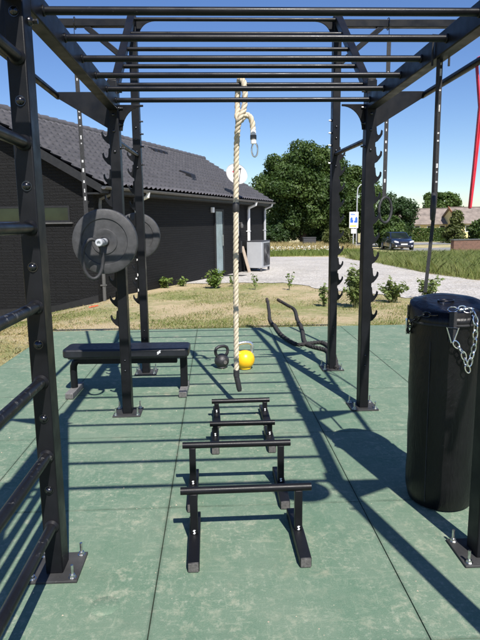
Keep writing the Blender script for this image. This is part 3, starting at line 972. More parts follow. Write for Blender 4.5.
# near right pair of straps with ring, over the bag
t = thing('hanging_strap', 'pair of black strap tails hanging from the right beam above the bag', 'gym strap', (0, 0, 0), 0, 'gym straps on the rig')
a, b = (1.142, 2.955, 2.232), (1.146, 2.955, 1.56)
m = strap(MB(), (1.118, 2.93, 2.232), (1.122, 2.93, 1.575), .020, .003, (1, .45, 0))
strap(m, a, b, .017, .003, (.2, 1, 0))
m.build('webbing', M['webbing'], t)
marks(a, b, .023, [.03 + .06 * k for k in range(15)], .0025, 9, t, (.2, 1, 0))
mm = MB(); strap(mm, b, (1.092, 2.90, 1.075), .018, .003, (.7, 1, 0)); mm.build('tail', M['webbing'], t)
lp = MB().tube([(XR - .042, 2.94, 2.20), (XR - .042, 2.94, 2.345), (XR + .042, 2.94, 2.345), (XR + .042, 2.94, 2.20)], .006, 8)
lp.build('beam_loop', M['webbing'], t)
gr = MB().tube(ring_pts((1.124, 2.93, 1.515), .060, .062, (.30, .95)), .010, 14, closed=True)
tag(gr.build('gym_ring', M['rubber']), 'black gym ring hanging above the punching bag, seen nearly edge on', 'gym ring', 'black gym rings')
# red band on the pull-up bar
t = thing('resistance_band', 'red resistance band looped over the right pull-up bar', 'resistance band', (1.556, 3.42, 0))
path = [(-.012, 0, 1.52), (.004, 0, 1.75), (.024, 0, 2.1), (.028, 0, 2.34), (.02, 0, 2.372), (0, 0, 2.3775), (-.02, 0, 2.372), (-.028, 0, 2.34), (.004, 0, 2.1), (-.010, 0, 1.75), (-.022, 0, 1.52), (-.017, 0, 1.512)]
m = MB()
vs = []; fs = []
for x, y, z in path:
    vs += [(x, -.015, z), (x, .015, z)]
n = len(path)
for k in range(n):
    l = (k + 1) % n
    fs.append((2 * k, 2 * l, 2 * l + 1, 2 * k + 1))
m.add(vs, fs)
o = m.build('band_loop', M['red'], t)
sm = o.modifiers.new('thickness', 'SOLIDIFY'); sm.thickness = .005

# ------------------------------------------------------------------ battle rope on the ground
br = thing('battle_rope', 'black battle rope snaking from the tall right post over the mat edge onto the grass', 'battle rope', (0, 0, 0))
def gpt(x, y): return (x, y, (terr(y) if y > 7.76 else 0) + .024)
twisted([gpt(1.10, 5.40), gpt(1.2, 5.9), gpt(1.22, 6.15), gpt(1.056, 6.5), gpt(1.13, 7.3), (1.17, 7.74, .026), (1.19, 7.95, -.01), gpt(1.25, 8.6), gpt(1.36, 9.7), gpt(1.32, 10.3), gpt(1.27, 10.9)], .024, .14, M['battle'], 'rope_strands', br, sub=.03)
twisted([gpt(1.17, 5.36), gpt(1.28, 6.1), gpt(1.25, 6.55), gpt(1.05, 6.5), gpt(.93, 6.5), gpt(.83, 7.0), (.808, 7.5, .026), (.81, 7.76, .024), (.815, 7.98, -.012), gpt(.824, 8.6), gpt(.90, 9.5), gpt(.96, 10.3), gpt(1.015, 11.0)], .024, .14, M['battle'], 'rope_strands', br, sub=.03)
for p, q in ((gpt(1.27, 10.85), gpt(1.24, 11.25)), (gpt(1.01, 10.95), gpt(1.03, 11.4))):
    MB().tube([p, q], .028, 12).build('handle_sleeve', M['ropetip'], br)

# ------------------------------------------------------------------ the house
ang = .389
HO = Vector((-2.29, 11.7, -.2))
house = thing('black_house', 'low black brick house with grey tiled roof at the left', 'house', HO, PI / 2 - ang)
LH, WH, EZ, RZ = 11.98, 2.87, 2.39, 1.733           # length, half width, eave height, ridge rise
pit = RZ / WH
def roofz(y): return EZ + pit * (y if y <= WH else 2 * WH - y)
wx0, wx1, wy0, wy1 = .2, 11.8, .25, 2 * WH - .25
t_ = .08                                            # walls stop under the roof
wall = MB()
for x in (wx0, wx1):
    s = 1 if x == wx0 else -1
    poly = [(wy0, -1.0), (wy1, -1.0), (wy1, roofz(wy1) - .12), (WH, roofz(WH) - .12), (wy0, roofz(wy0) - .12)]
    wall.prism(poly, 'x', x, x + s * .12)
for y in (wy0, wy1):
    s = 1 if y == wy0 else -1
    wall.box(wx0 + .121, wx1 - .121, min(y, y + s * .12), max(y, y + s * .12), -1.0, roofz(wy0) - .13)
wall.build('wall', M['blackbrick'], house, smooth=0)
pl_ = MB()
pl_.add([(wx0 - .014, wy0 + .0, -.9), (wx0 - .014, wy1, -.9), (wx0 - .014, wy1, -.42), (wx0 - .014, wy0 + .9, -.05), (wx0 - .014, wy0, .17),
         (wx0 - .002, wy0 + .0, -.9), (wx0 - .002, wy1, -.9), (wx0 - .002, wy1, -.42), (wx0 - .002, wy0 + .9, -.05), (wx0 - .002, wy0, .17)],
        [(0, 1, 2, 3, 4), (9, 8, 7, 6, 5)] + [(i, i + 5, (i + 1) % 5 + 5, (i + 1) % 5) for i in range(5)])
pl_.build('plinth', M['fascia'], house, smooth=0)
# tiled roof: two slopes of wavy overlapping tiles
def roof_slope(sign):
    nx, ny = 54, 14
    per = 8
    L = LH
    xs = np.linspace(0, L, nx * per + 1)
    vs = []; fs = []
    slope = math.hypot(WH, RZ)
    wave = .026 * np.cos(xs / (L / nx) * 2 * PI)
    rows = []
    for j in range(ny):
        for e in (0.0, 1.0):
            d = (j + e) / ny * (slope + .04) - .04
            lift = .042 * (1 - e)
            rows.append((d, lift))
    ca, sa = WH / slope, RZ / slope
    for d, lift in rows:
        for x, wv in zip(xs, wave):
            h = lift + wv + .05
            y = d * ca - h * sa; z = EZ + d * sa + h * ca
            if sign < 0: y = 2 * WH - y
            vs.append((x, y, z))
    C = len(xs)
    for r in range(len(rows) - 1):
        for k in range(C - 1):
            a = r * C + k
            fs.append((a, a + 1, a + C + 1, a + C))
    v = np.array(vs); f = np.array(fs)
    if sign < 0: f = f[:, ::-1]
    return v, f
roof = None
for sgn in (1, -1):
    v, f = roof_slope(sgn)
    o = mass('roof', v, f, M['tile'], house)
    if roof is None: roof = o
# roof underlay deck
dk = MB()
dk.prism([(0.0, EZ - .02), (WH, EZ + RZ - .02), (2 * WH, EZ - .02), (2 * WH, EZ - .11), (WH, EZ + RZ - .11), (0.0, EZ - .11)], 'x', .02, LH - .02)
dk.build('roof_deck', M['fascia'], house, smooth=0)
rd = MB()
for k in range(36):
    x0 = k * LH / 36
    pr_ = []
    rd.tube([(x0, WH, EZ + RZ + .06), (x0 + LH / 36 + .02, WH, EZ + RZ + .075)], [.085, .10], 12)
rd.build('ridge_tile', M['tile'], roof)
for x in (-.03, LH + .005):
    bgb = MB()
    bgb.prism([(-.06, EZ - .14), (-.06, EZ + .02), (WH, EZ + RZ + .05), (WH, EZ + RZ - .17)], 'x', x, x + .025)
    bgb.prism([(2 * WH + .06, EZ - .14), (2 * WH + .06, EZ + .02), (WH + .001, EZ + RZ + .05), (WH + .001, EZ + RZ - .17)], 'x', x, x + .025)
    bgb.build('bargeboard', M['fascia'], house, smooth=0)
MB().box(-.02, LH, -.055, -.03, EZ - .14, EZ + .01).build('fascia', M['fascia'], house)
gu = MB()
gp = [(-.058 - .05 + .055 * math.cos(a), EZ - .01 + .06 * math.sin(a)) for a in [PI + PI * k / 10 for k in range(11)]]
gp += [(x * .94 - .006, z + .004) for x, z in reversed(gp)]
gu.prism(gp, 'x', -.03, LH + .02)
gu.build('gutter', M['gutter'], house)
MB().box(-.0, LH, 0.0, .249, EZ - .16, EZ - .125).build('soffit', M['fascia'], house)
def downpipe(x, mat, r=.035, z1=None, y=.19):
    z1 = z1 or EZ - .16
    m = MB().tube([(x, -.10, EZ - .05), (x, -.09, EZ - .14), (x, y - .02, z1 - .08), (x, y, z1 - .2), (x, y, -.35)], r, 14)
    for z in (.35, 1.3):
        m.box(x - r - .008, x + r + .008, y - r - .005, y + r + .02, z, z + .03)
    return m.build('downpipe', mat, house)
downpipe(.32, M['gutter'], .035)
downpipe(1.80, M['whiteplastic'], .05, y=.185)
downpipe(9.72, M['whiteplastic'], .055, y=.18)
downpipe(11.7, M['pipe'], .05, y=.19)
# roof vents and skylight
for (x, y) in ((6.95, 2.46), (7.3, 2.46), (7.65, 2.46)):
    z = roofz(y) + .07
    m = MB().prism([(-.13, -.09), (.13, .06), (.13, .12), (-.10, .03)], 'x', -.11, .11)
    o = m.build('roof_vent', M['fascia'], house, loc=(x, y, z))
m = MB().prism([(-.22, -.13), (.2, .12), (.2, .19), (-.16, .06)], 'x', -.16, .16)
m.build('roof_vent', M['fascia'], house, loc=(6.29, .95, roofz(.95) + .07))
# gable windows
for y0, y1 in ((.76, 1.60), (1.80, 2.66)):
    f = MB()
    for a, b, c, d in ((y0, y1, 1.69, 1.725), (y0, y1, 1.985, 2.02), (y0, y0 + .035, 1.7255, 1.9845), (y1 - .035, y1, 1.7255, 1.9845)):
        f.box(wx0 - .018, wx0 - .002, a, b, c, d)
    fo = f.build('window', M['fascia'], house)
    MB().box(wx0 - .010, wx0 - .004, y0 + .0355, y1 - .0355, 1.7255, 1.9845).build('pane', M['glass'], fo, smooth=0)
    MB().box(wx0 - .05, wx0 - .002, y0 - .06, y1 + .06, 1.655, 1.685).build('sill', M['gutter'], fo)
# door
d = MB().box(6.70, 7.28, wy0 - .02, wy0 - .003, .02, 1.98).build('door', M['door'], house)
fr = MB()
for a, b, c, e in ((6.63, 6.695, .0, 2.05), (7.285, 7.35, .0, 2.05), (6.6955, 7.2845, 1.985, 2.05)):
    fr.box(a, b, wy0 - .04, wy0 - .002, c, e)
fr.build('door_frame', M['fascia'], d)
MB().cyl((7.2, wy0 - .06, .9), (7.2, wy0 - .06, 1.25), .014, 10).build('handle', M['zinc'], d)
MB().box(6.5, 7.5, -.5, wy0 - .01, -.3, -.06).build('door_step', M['plate'], house, bevel=.01)
MB().box(6.36, 6.52, wy0 - .07, wy0 - .002, 1.94, 2.10).build('meter_box', M['whiteplastic'], house, bevel=.01)
m = MB().lathe([(0, -.08), (.05, -.075), (.06, 0), (.045, .06), (.02, .07), (.02, .12)], 18, (8.8, .12, 1.52))
m.box(8.78, 8.82, .12, wy0 - .002, 1.60, 1.63)
m.build('wall_lamp', M['gutter'], house)
m = MB().box(8.5, 8.62, .05, wy0 - .002, .6, 1.0).box(8.4, 8.5, .12, wy0 - .004, .3, 1.3)
m.build('cable_box', M['fascia'], house)

# the near gable end stands slightly skewed to the long side
def skew(o):
    if o.type == 'MESH' and o.location.length < 1e-6:
        me = o.data; co = np.empty(len(me.vertices) * 3); me.vertices.foreach_get('co', co)
        co = co.reshape(-1, 3)
        co[:, 0] -= .2 * co[:, 1] * np.clip(1 - co[:, 0] / LH, 0, 1.1)
        me.vertices.foreach_set('co', co.ravel()); me.update()
    for ch in o.children: skew(ch)
skew(house)
# satellite dish on a mast
def hw(x, y, z):                                    # house coordinates to world
    c, s = math.cos(PI / 2 - ang), math.sin(PI / 2 - ang)
    return Vector((HO.x + x * c - y * s, HO.y + x * s + y * c, HO.z + z))
dp = hw(7.95, -.05, 0)
dsh = thing('satellite_dish', 'pale satellite dish on a thin mast at the far end of the black house', 'satellite dish', (dp.x, dp.y, dp.z))
MB().tube([(0, 0, 1.2), (0, 0, 2.72), (0, -.03, 2.9), (-.02, -.10, 3.05)], .028, 12).build('mast', M['pipe'], dsh)
MB().bar((0, 0, 1.9), (-.04, .25, 1.9), .04, .04).bar((0, 0, 1.3), (-.04, .25, 1.3), .04, .04).build('mast_bracket', M['pipe'], dsh)
dm = MB()
prof = [(.40, .085), (.405, .08), (.39, .07), (.30, .035), (.2, .01), (.1, -.005), (0, -.01)]
prof2 = [(0.39, .083), (.30, .050), (.2, .024), (.1, .008), (0, .003)]
dm.lathe(prof, 40); dm.lathe(prof2 + [], 40)
o = dm.build('reflector', M['dish'], dsh)
face = Vector((.32, -.88, .38)).normalized()
o.rotation_euler = face.to_track_quat('Z', 'Y').to_euler(); o.location = (-.05, -.16, 3.15); o.scale = (.9, .9, .9)
q = face.to_track_quat('Z', 'Y').to_matrix()
fp = Vector((-.05, -.16, 3.15)) + q @ Vector((0, 0, .42))
lowp = Vector((-.05, -.16, 3.15)) + q @ Vector((0, -.38, .06))
MB().tube([lowp, lowp.lerp(fp, .6) + Vector((0, 0, -.03)), fp], .012, 10).tube([fp, fp + q @ Vector((0, .02, -.08))], .03, 12).build('feed_arm', M['gutter'], dsh)
rm = MB()
rm.add([q @ Vector(p) + Vector((-.05, -.16, 3.15)) for p in ((-.14, .11, .034), (-.02, .015, .012), (.02, .06, .016), (-.09, .16, .042))], [(0, 1, 2, 3)])
o2 = rm.build('red_logo', M['red'], o, smooth=0)
o2.matrix_parent_inverse = (Matrix.Translation(o.location) @ o.rotation_euler.to_matrix().to_4x4()).inverted()
o2.modifiers.new('thickness', 'SOLIDIFY').thickness = .004

# heat pump
hp_ = hw(9.25, -.46, 0)
ac = thing('heat_pump', 'light grey outdoor heat pump unit standing at the house corner', 'heat pump', (hp_.x, hp_.y, terr(hp_.y) + .012), PI / 2 - ang)
MB().box(0, .98, 0, .56, .12, 1.06).build('casing', M['acgrey'], ac, bevel=.015)
MB().box(-.015, .995, -.015, .575, 1.0605, 1.085).build('top_cover', M['acdark'], ac, bevel=.006)
m = MB().box(.2, .95, -.012, -.001, .2, 1.0)
for k in range(9):
    r_ = .05 + .035 * k
    m.tube([(.575 + r_ * math.cos(2 * PI * q_ / 30), -.018, .6 + r_ * math.sin(2 * PI * q_ / 30)) for q_ in range(30)], .006, 6, closed=True)
m.build('fan_grille', M['acdark'], ac)
for x, y in ((.04, .03), (.94, .03), (.04, .5), (.94, .5)):
    MB().box(x - .03, x + .03, y - .02, y + .04, 0, .119).build('foot', M['acdark'], ac)
bp_ = hw(8.95, -.1, 0)
bo = thing('leaning_board', 'pale wooden board leaning on the house wall left of the heat pump', 'board', (bp_.x, bp_.y, terr(bp_.y)), PI / 2 - ang)
ob_ = MB().box(-.1, .1, -.02, .02, .0, .95).build('plank', M['board'], bo, bevel=.003); ob_.rotation_euler = (-.28, 0, 0)
tg = MB()
for k in range(4):
    gx_, gy_ = -2.46 + .03 * k, 10.95 + .02 * (k % 2)
    tg.bar((gx_, gy_, terr(gy_) + dip(gx_, gy_) + .025), (gx_ + .09, gy_ + .03 - .05 * (k % 2), terr(gy_) + dip(gx_, gy_) + .04), .035, .022)
tag(tg.build('plastic_scrap', M['orange'], bevel=.006), 'small orange plastic scrap lying in the grass by the house wall', 'plastic scrap')

# ------------------------------------------------------------------ vegetation
def leaf_quads(c, nrm, size, aspect=1.5):
    """quads from centres c (n,3), normals nrm (n,3), sizes (n,)"""
    n = len(c)
    r = RNG.normal(size=(n, 3))
    a = np.cross(nrm, r); a /= np.linalg.norm(a, axis=1)[:, None] + 1e-9
    b = np.cross(nrm, a); b /= np.linalg.norm(b, axis=1)[:, None] + 1e-9
    s = size[:, None]
    fold = nrm / (np.linalg.norm(nrm, axis=1)[:, None] + 1e-9) * s * .18
    v = np.stack([c - a * s * aspect / 2, c - b * s / 2 + fold, c + a * s * aspect / 2, c + b * s / 2 + fold], axis=1).reshape(-1, 3)
    f = np.arange(4 * n).reshape(n, 4)
    return v, f
def blob(centre, rad, n, size, up=.35):
    """leaves in a rough shell of an ellipsoid clump"""
    d = RNG.normal(size=(n, 3)); d /= np.linalg.norm(d, axis=1)[:, None]
    rr = RNG.uniform(.25, 1.0, n) ** .5 * RNG.uniform(.8, 1.15, n)
    c = np.array(centre) + d * rr[:, None] * np.array(rad)
    nr = d * .8 + RNG.normal(size=(n, 3)) * .6 + np.array([0, 0, up])
    return c, nr, size * RNG.uniform(.6, 1.35, n)
def crown(base, centre, radii, clumps, per, size, clump_r, seed, flat=.8, hollow=.45, shape='round'):
    global RNG
    RNG = np.random.default_rng(seed)
    C = []; Nn = []; S = []; pts = []
    k = 0
    while k < clumps:
        d = RNG.normal(size=3); d /= np.linalg.norm(d)
        r = RNG.uniform(hollow, 1.0) ** .7
        p = np.array(centre) + d * r * np.array(radii)
        if shape == 'cone':
            t = RNG.uniform(0, 1) ** 1.25
            an = RNG.uniform(0, 2 * PI); rr = (1 - t * .93) * RNG.uniform(.55, 1)
            p = np.array(centre) + np.array([math.cos(an) * rr * radii[0], math.sin(an) * rr * radii[1], (t * 2 - 1) * radii[2]])
        cr_ = clump_r * RNG.uniform(.65, 1.3)
        c, n_, s_ = blob(p, (cr_, cr_, cr_ * flat), int(per * RNG.uniform(.6, 1.3)), size)
        C.append(c); Nn.append(n_); S.append(s_); pts.append(p); k += 1
    v, f = leaf_quads(np.concatenate(C), np.concatenate(Nn), np.concatenate(S))
    return v, f, pts
def tree(name, label, cat, base, height, centre_z, radii, mat, clumps, per, size, clump_r, seed, trunk_r=.25, group=None, shape='round', hollow=.45):
    x, y = base; z = terr(y)
    t = thing(name, label, cat, (x, y, z), 0, group)
    v, f, pts = crown(base, (0, 0, centre_z), radii, clumps, per, size, clump_r, seed, hollow=hollow, shape=shape)
    mass('crown', v, f, mat, t)
    m = MB()
    tz = centre_z - radii[2] * .2
    m.tube([(0, 0, -.1), (.02, 0, .3), (.06, .03, tz * .5), (.0, .05, tz), (.1, 0, tz + radii[2] * .5)], [trunk_r * 1.35, trunk_r, trunk_r * .85, trunk_r * .6, trunk_r * .2], 12)
    rr = random.Random(seed)
    for p in rr.sample(pts, min(14, len(pts))):
        s = Vector((.03, .02, tz * rr.uniform(.45, .95)))
        e = Vector(p)
        mid = s.lerp(e, .5) + Vector((0, 0, .15))
        m.tube([s, mid, e], [trunk_r * .4, trunk_r * .25, trunk_r * .07], 7)
    m.build('trunk', M['bark'], t)
    return t
tree('oak_tree', 'large rounded oak beyond the gravel yard, behind the tall right post', 'tree', (9.3, 60), 11.0, 5.6, (4.55, 4.4, 4.6), M['leaf_oak'], 190, 620, .17, 1.05, 11, .42)
tree('leafy_tree', 'mid green tree beyond the road sign, behind the middle right post', 'tree', (15.6, 63), 8, 4.7, (3.0, 3.0, 3.6), M['leaf_mid'], 60, 460, .17, .95, 12, .25, 'trees by the yard')
tree('leafy_tree', 'lower dark tree just left of the parked car', 'tree', (16.6, 52), 5, 2.6, (1.7, 1.7, 2.3), M['leaf_dark'], 40, 400, .14, .7, 13, .18, 'trees by the yard')
tree('leafy_tree', 'dark tree filling the gap between oak and road sign', 'tree', (12.6, 66), 7, 3.9, (2.6, 2.4, 3.8), M['leaf_dark'], 52, 460, .17, .95, 14, .25, 'trees by the yard')
tree('round_tree', 'single round tree standing behind the farmhouse roofs', 'tree', (54, 135), 8.6, 6.0, (4.5, 4.2, 3.5), M['leaf_mid'], 60, 190, .40, 1.2, 15, .4)
tree('conifer', 'dark conical conifer in front of the farmhouse', 'conifer', (26.0, 61), 4.0, 1.6, (1.55, 1.5, 1.75), M['leaf_olive'], 55, 150, .16, .45, 16, .14, shape='cone')
def shrub(name, label, cat, base, centre_z, radii, mat, clumps, per, size, clump_r, seed, group=None):
    x, y = base
    t = thing(name, label, cat, (x, y, terr(y)), 0, group)
    v, f, pts = crown(base, (0, 0, centre_z), radii, clumps, per, size, clump_r, seed, hollow=.3)
    mass('foliage', v, f, mat, t)
    m = MB(); rr = random.Random(seed)
    for p in rr.sample(pts, min(7, len(pts))):
        m.tube([(rr.uniform(-.03, .03), rr.uniform(-.03, .03), -.03), (p[0] * .4, p[1] * .4, p[2] * .55), tuple(p)], [.014, .010, .004], 6)
    m.build('stem', M['stem'], t)
    return t
shrub('garden_shrub', 'broad mid green shrub beside the conifer', 'shrub', (29.2, 62), 1.2, (1.9, 1.4, 1.25), M['leaf_mid'], 34, 150, .18, .5, 21, 'shrubs in front of the farmhouse')
shrub('garden_shrub', 'olive shrub above the right end of the low brick wall', 'shrub', (24.2, 45), .9, (1.3, 1.0, .9), M['leaf_olive'], 26, 140, .13, .35, 22, 'shrubs in front of the farmhouse')
shrub('garden_shrub', 'shady undergrowth bush under the oak, left of the charcoal crate', 'shrub', (5.6, 58), 1.1, (2.0, 1.2, 1.2), M['leaf_dark'], 36, 170, .18, .5, 23, 'undergrowth below the trees')
shrub('garden_shrub', 'shady undergrowth bush under the oak, right of the charcoal crate', 'shrub', (11.5, 60), 1.0, (2.1, 1.2, 1.2), M['leaf_dark'], 36, 170, .18, .5, 24, 'undergrowth below the trees')
shrub('garden_shrub', 'rounded bush directly behind the parked car', 'shrub', (14.2, 47), 1.3, (1.5, 1.1, 1.5), M['leaf_mid'], 34, 180, .16, .5, 25, 'undergrowth below the trees')
shrub('garden_shrub', 'low olive bush at the foot of the road sign', 'shrub', (10.4, 48), .8, (1.3, 1.0, 1.0), M['leaf_olive'], 30, 160, .14, .4, 26, 'undergrowth below the trees')
# small planted bushes between lawn and gravel
def sprig(label, name, cat, base, h, spread, stems, leaves, size, mat, seed, group, flowers=0):
    rr = random.Random(seed); rg_ = np.random.default_rng(seed)
    global RNG
    RNG = rg_
    t = thing(name, label, cat, (base[0], base[1], terr(base[1])), 0, group)
    m = MB(); cs = []; ns = []; ss = []
    for k in range(stems):
        an = rr.uniform(0, 2 * PI); r_ = spread * rr.uniform(.15, 1)
        hh = h * rr.uniform(.5, 1.05) * (1 - .35 * r_ / spread)
        e = Vector((r_ * math.cos(an), r_ * math.sin(an), hh)); b0 = Vector((e.x * .18, e.y * .18, -.02)); md = Vector((e.x * .45, e.y * .45, hh * .6))
        m.tube([b0, md, e], [.0065, .005, .002], 6)
        for q in range(int(leaves * rr.uniform(.6, 1.3))):
            u = rr.uniform(.22, 1.0)
            p = b0.lerp(md, u * 2) if u < .5 else md.lerp(e, u * 2 - 1)
            cs.append((p.x + rr.gauss(0, size * .55), p.y + rr.gauss(0, size * .55), p.z + rr.gauss(0, size * .4)))
            ns.append((rr.gauss(0, .6), rr.gauss(0, .6), .9)); ss.append(size * rr.uniform(.45, 1.3))
    m.build('stem', M['stem'], t)
    v, f = leaf_quads(np.array(cs), np.array(ns), np.array(ss), 1.9)
    mass('foliage', v, f, mat, t)
    return t
# clipped hedge
YB = 'young bushes along the gravel'; GPW = 'plants along the house wall'
sprig('tallest pale leaved young bush, between the two right posts', 'young_bush', 'bush', (2.50, 9.95), .90, .27, 40, 46, .046, M['leaf_bush'], 31, YB)
sprig('sparse pale young bush just right of the middle right post', 'young_bush', 'bush', (3.36, 10.6), .52, .34, 20, 22, .050, M['leaf_bush'], 32, YB)
sprig('pale young bush behind the punching bag lid', 'young_bush', 'bush', (4.20, 10.95), .56, .38, 20, 20, .052, M['leaf_bush'], 33, YB)
sprig('small bush left of the tall right post, beside the gravel', 'young_bush', 'bush', (1.98, 10.2), .52, .13, 8, 18, .045, M['leaf_bush'], 36, YB)
sprig('leafy green plant in front of the house door', 'garden_plant', 'plant', (.02, 14.2), .52, .30, 17, 20, .068, M['leaf_weed'], 34, GPW)
sprig('low green plant by the house wall, right of the tall left post', 'garden_plant', 'plant', (-1.30, 14.5), .32, .30, 15, 16, .06, M['leaf_weed'], 35, GPW)
sprig('tiny green plant at the wall, next to the low green one', 'garden_plant', 'plant', (-.88, 14.9), .25, .2, 9, 12, .05, M['leaf_weed'], 37, GPW)
def hedge(label, x0, x1, y0, y1, h, mat, seed, n=9000, size=.11):
    global RNG
    RNG = np.random.default_rng(seed)
    t = thing('hedge', label, 'hedge', ((x0 + x1) / 2, (y0 + y1) / 2, terr(y0)))
    hx, hy = (x1 - x0) / 2, (y1 - y0) / 2
    c = RNG.uniform(-1, 1, (n, 3)) * np.array([hx, hy, h / 2]) + np.array([0, 0, h / 2])
    sel = RNG.integers(0, 3, n)
    c[sel == 0, 2] = h + RNG.normal(0, .04, (sel == 0).sum())
    c[sel == 1, 1] = -hy + RNG.normal(0, .05, (sel == 1).sum())
    nr = RNG.normal(size=(n, 3)) + np.array([0, -.6, .6])
    v, f = leaf_quads(c, nr, size * RNG.uniform(.6, 1.3, n))
    mass('foliage', v, f, mat, t)
    m = MB()
    for k in range(10):
        x = -hx + (k + .5) * hx / 5
        m.tube([(x, 0, -.05), (x + .05, 0, h * .8)], [.04, .015], 7)
    m.build('stem', M['bark'], t)
hedge('long clipped green hedge in front of the yellow farmhouse', 19.5, 28.5, 69, 70.2, 1.55, M['leaf_mid'], 41, 14000, .13)
# meadow and lawns
def blades(name, n, region, h, wdt, mat, seed, lean=.35, patch=None):
    rg = np.random.default_rng(seed)
    pts = []
    while sum(len(p) for p in pts) < n:
        p = region(rg, n)
        if patch is not None:
            f = np.sin(p[:, 0] * 2.1 + seed) + np.sin(p[:, 1] * 1.7 + p[:, 0] * .9) + np.sin(p[:, 0] * 5.3 - p[:, 1] * 3.7) * .8
            p = p[f + rg.normal(0, .7, len(p)) > patch]
        pts.append(p)
    p = np.concatenate(pts)[:n]
    z = terr_np(p[:, 1]) + dip_np(p[:, 0], p[:, 1]) - .01
    hh = h * rg.uniform(.45, 1.25, n)
    an = rg.uniform(0, 2 * PI, n)
    dx, dy = np.cos(an) * wdt / 2, np.sin(an) * wdt / 2
    lx, ly = rg.normal(0, lean, n) * hh, rg.normal(0, lean, n) * hh
    b0 = np.stack([p[:, 0] - dx, p[:, 1] - dy, z], 1); b1 = np.stack([p[:, 0] + dx, p[:, 1] + dy, z], 1)
    m0 = np.stack([p[:, 0] - dx * .7 + lx * .35, p[:, 1] - dy * .7 + ly * .35, z + hh * .6], 1)
    m1 = np.stack([p[:, 0] + dx * .7 + lx * .35, p[:, 1] + dy * .7 + ly * .35, z + hh * .6], 1)
    tp = np.stack([p[:, 0] + lx, p[:, 1] + ly, z + hh], 1)
    v = np.stack([b0, b1, m1, tp, m0], 1).reshape(-1, 3)
    f = np.arange(5 * n).reshape(n, 5)
    o = mass(name, v, f, mat)
    o['kind'] = 'stuff'
    return o
def in_lawn(rg, n):
    y = 7.79 + (16.0 - 7.79) * rg.uniform(0, 1, n) ** 1.5
    x = rg.uniform(-.62, .52, n) * y
    x0 = np.where(y < 13.0, x, x)
    # keep off the house and the gravel
    c, s = math.cos(PI / 2 - ang), math.sin(PI / 2 - ang)
    hx = (x - HO.x) * c + (y - HO.y) * s; hy = -(x - HO.x) * s + (y - HO.y) * c
    ok = ~((hx > .15) & (hy > .2) & (hx < 11.9))
    gx = np.interp(x, [-2, .67, 1.89, 2.7, 3.82, 4.94, 8], [15.6, 15.6, 15.3, 13.2, 11.5, 10.4, 9.4])
    ok &= y < gx - rg.uniform(-.15, .5, n)
    return np.stack([x, y], 1)[ok]
def left_lawn(rg, n):
    y = rg.uniform(3.2, 8.6, n); x = -2.3 - rg.uniform(0, 3.2, n) ** 1.0
    return np.stack([x, y], 1)
def tag_stuff(o, label):
    o['label'] = label
tag_stuff(blades('dry_grass', 26000, in_lawn, .034, .006, M['grass_dry'], 51, .6, -.6), 'dry straw coloured grass between mat and house')
tag_stuff(blades('green_grass', 24000, in_lawn, .042, .0065, M['grass_green'], 52, .5, .55), 'patches of green grass in the dry lawn')
tag_stuff(blades('lawn_grass', 26000, left_lawn, .045, .0055, M['grass_dry'], 53, .6), 'dry grass beside the left edge of the mat')
def meadow(rg, n):
    y = rg.uniform(13.5, 31, n); x = rg.uniform(6.9, 26, n)
    lo = np.interp(y, [13.2, 15.2, 18.6, 24.9, 28, 31.5, 38], [10, 7.2, 6.8, 7.2, 6.9, 7.3, 8])
    ok = (x > lo + rg.normal(0, .12, n)) & (x < y * .56 + 2) 
    return np.stack([x, y], 1)[ok]
tag_stuff(blades('tall_grass', 95000, meadow, .38, .009, M['grass_tall'], 54, .42), 'tall green meadow grass right of the gravel path')
def verge(rg, n):
    y = rg.uniform(33.5, 40, n); x = rg.uniform(1.5, 10.0, n)
    return np.stack([x, y], 1)
tag_stuff(blades('verge_grass', 9000, verge, .32, .02, M['grass_green'], 55, .35), 'green verge behind the gravel yard')
def fieldr(rg, n):
    y = rg.uniform(42, 56, n); x = rg.uniform(0, 11, n)
    return np.stack([x, y], 1)
tag_stuff(blades('field_grass', 12000, fieldr, .55, .03, M['grass_dry'], 56, .25), 'pale dry field beyond the yard')
# white flowers in the verge
rg = np.random.default_rng(57)
fp_ = np.stack([rg.uniform(2.5, 8.8, 420), rg.uniform(37.5, 40.5, 420)], 1)
c = np.stack([fp_[:, 0], fp_[:, 1], terr_np(fp_[:, 1]) + rg.uniform(.2, .5, 420)], 1)
v, f = leaf_quads(c, rg.normal(size=(420, 3)) + np.array([0, -.5, .8]), rg.uniform(.03, .06, 420))
o = mass('wild_flowers', v, f, M['flower']); o['kind'] = 'stuff'; o['label'] = 'white wild flowers in the verge behind the yard'
# thin weeds at the lawn edge: things
def weed(label, x, y, h, seed):
    t = thing('weed', label, 'weed', (x, y, terr(y)), 0, 'weeds at the lawn edge')
    rr = random.Random(seed); m = MB(); cs = []; ns = []
    for k in range(4):
        e = (rr.uniform(-.08, .08), rr.uniform(-.08, .08), h * rr.uniform(.6, 1))
        m.tube([(0, 0, -.01), (e[0] * .4, e[1] * .4, e[2] * .6), e], [.006, .005, .002], 6)
        for q in range(9):
            s = rr.uniform(.3, 1)
            cs.append((e[0] * s + rr.uniform(-.04, .04), e[1] * s + rr.uniform(-.04, .04), e[2] * s)); ns.append((rr.gauss(0, 1), rr.gauss(0, 1), 1))
    m.build('stem', M['stem'], t)
    v, f = leaf_quads(np.array(cs), np.array(ns), np.full(len(cs), .05))
    mass('foliage', v, f, M['leaf_weed'], t)
weed('thin weed in the lawn right of the rope, before the gravel', .95, 13.6, .45, 1)
weed('thin weed before the gravel, left of the tall right post', 1.75, 13.4, .5, 2)
weed('thin weed left of the lone thin weed near the rope', .42, 14.6, .3, 3)
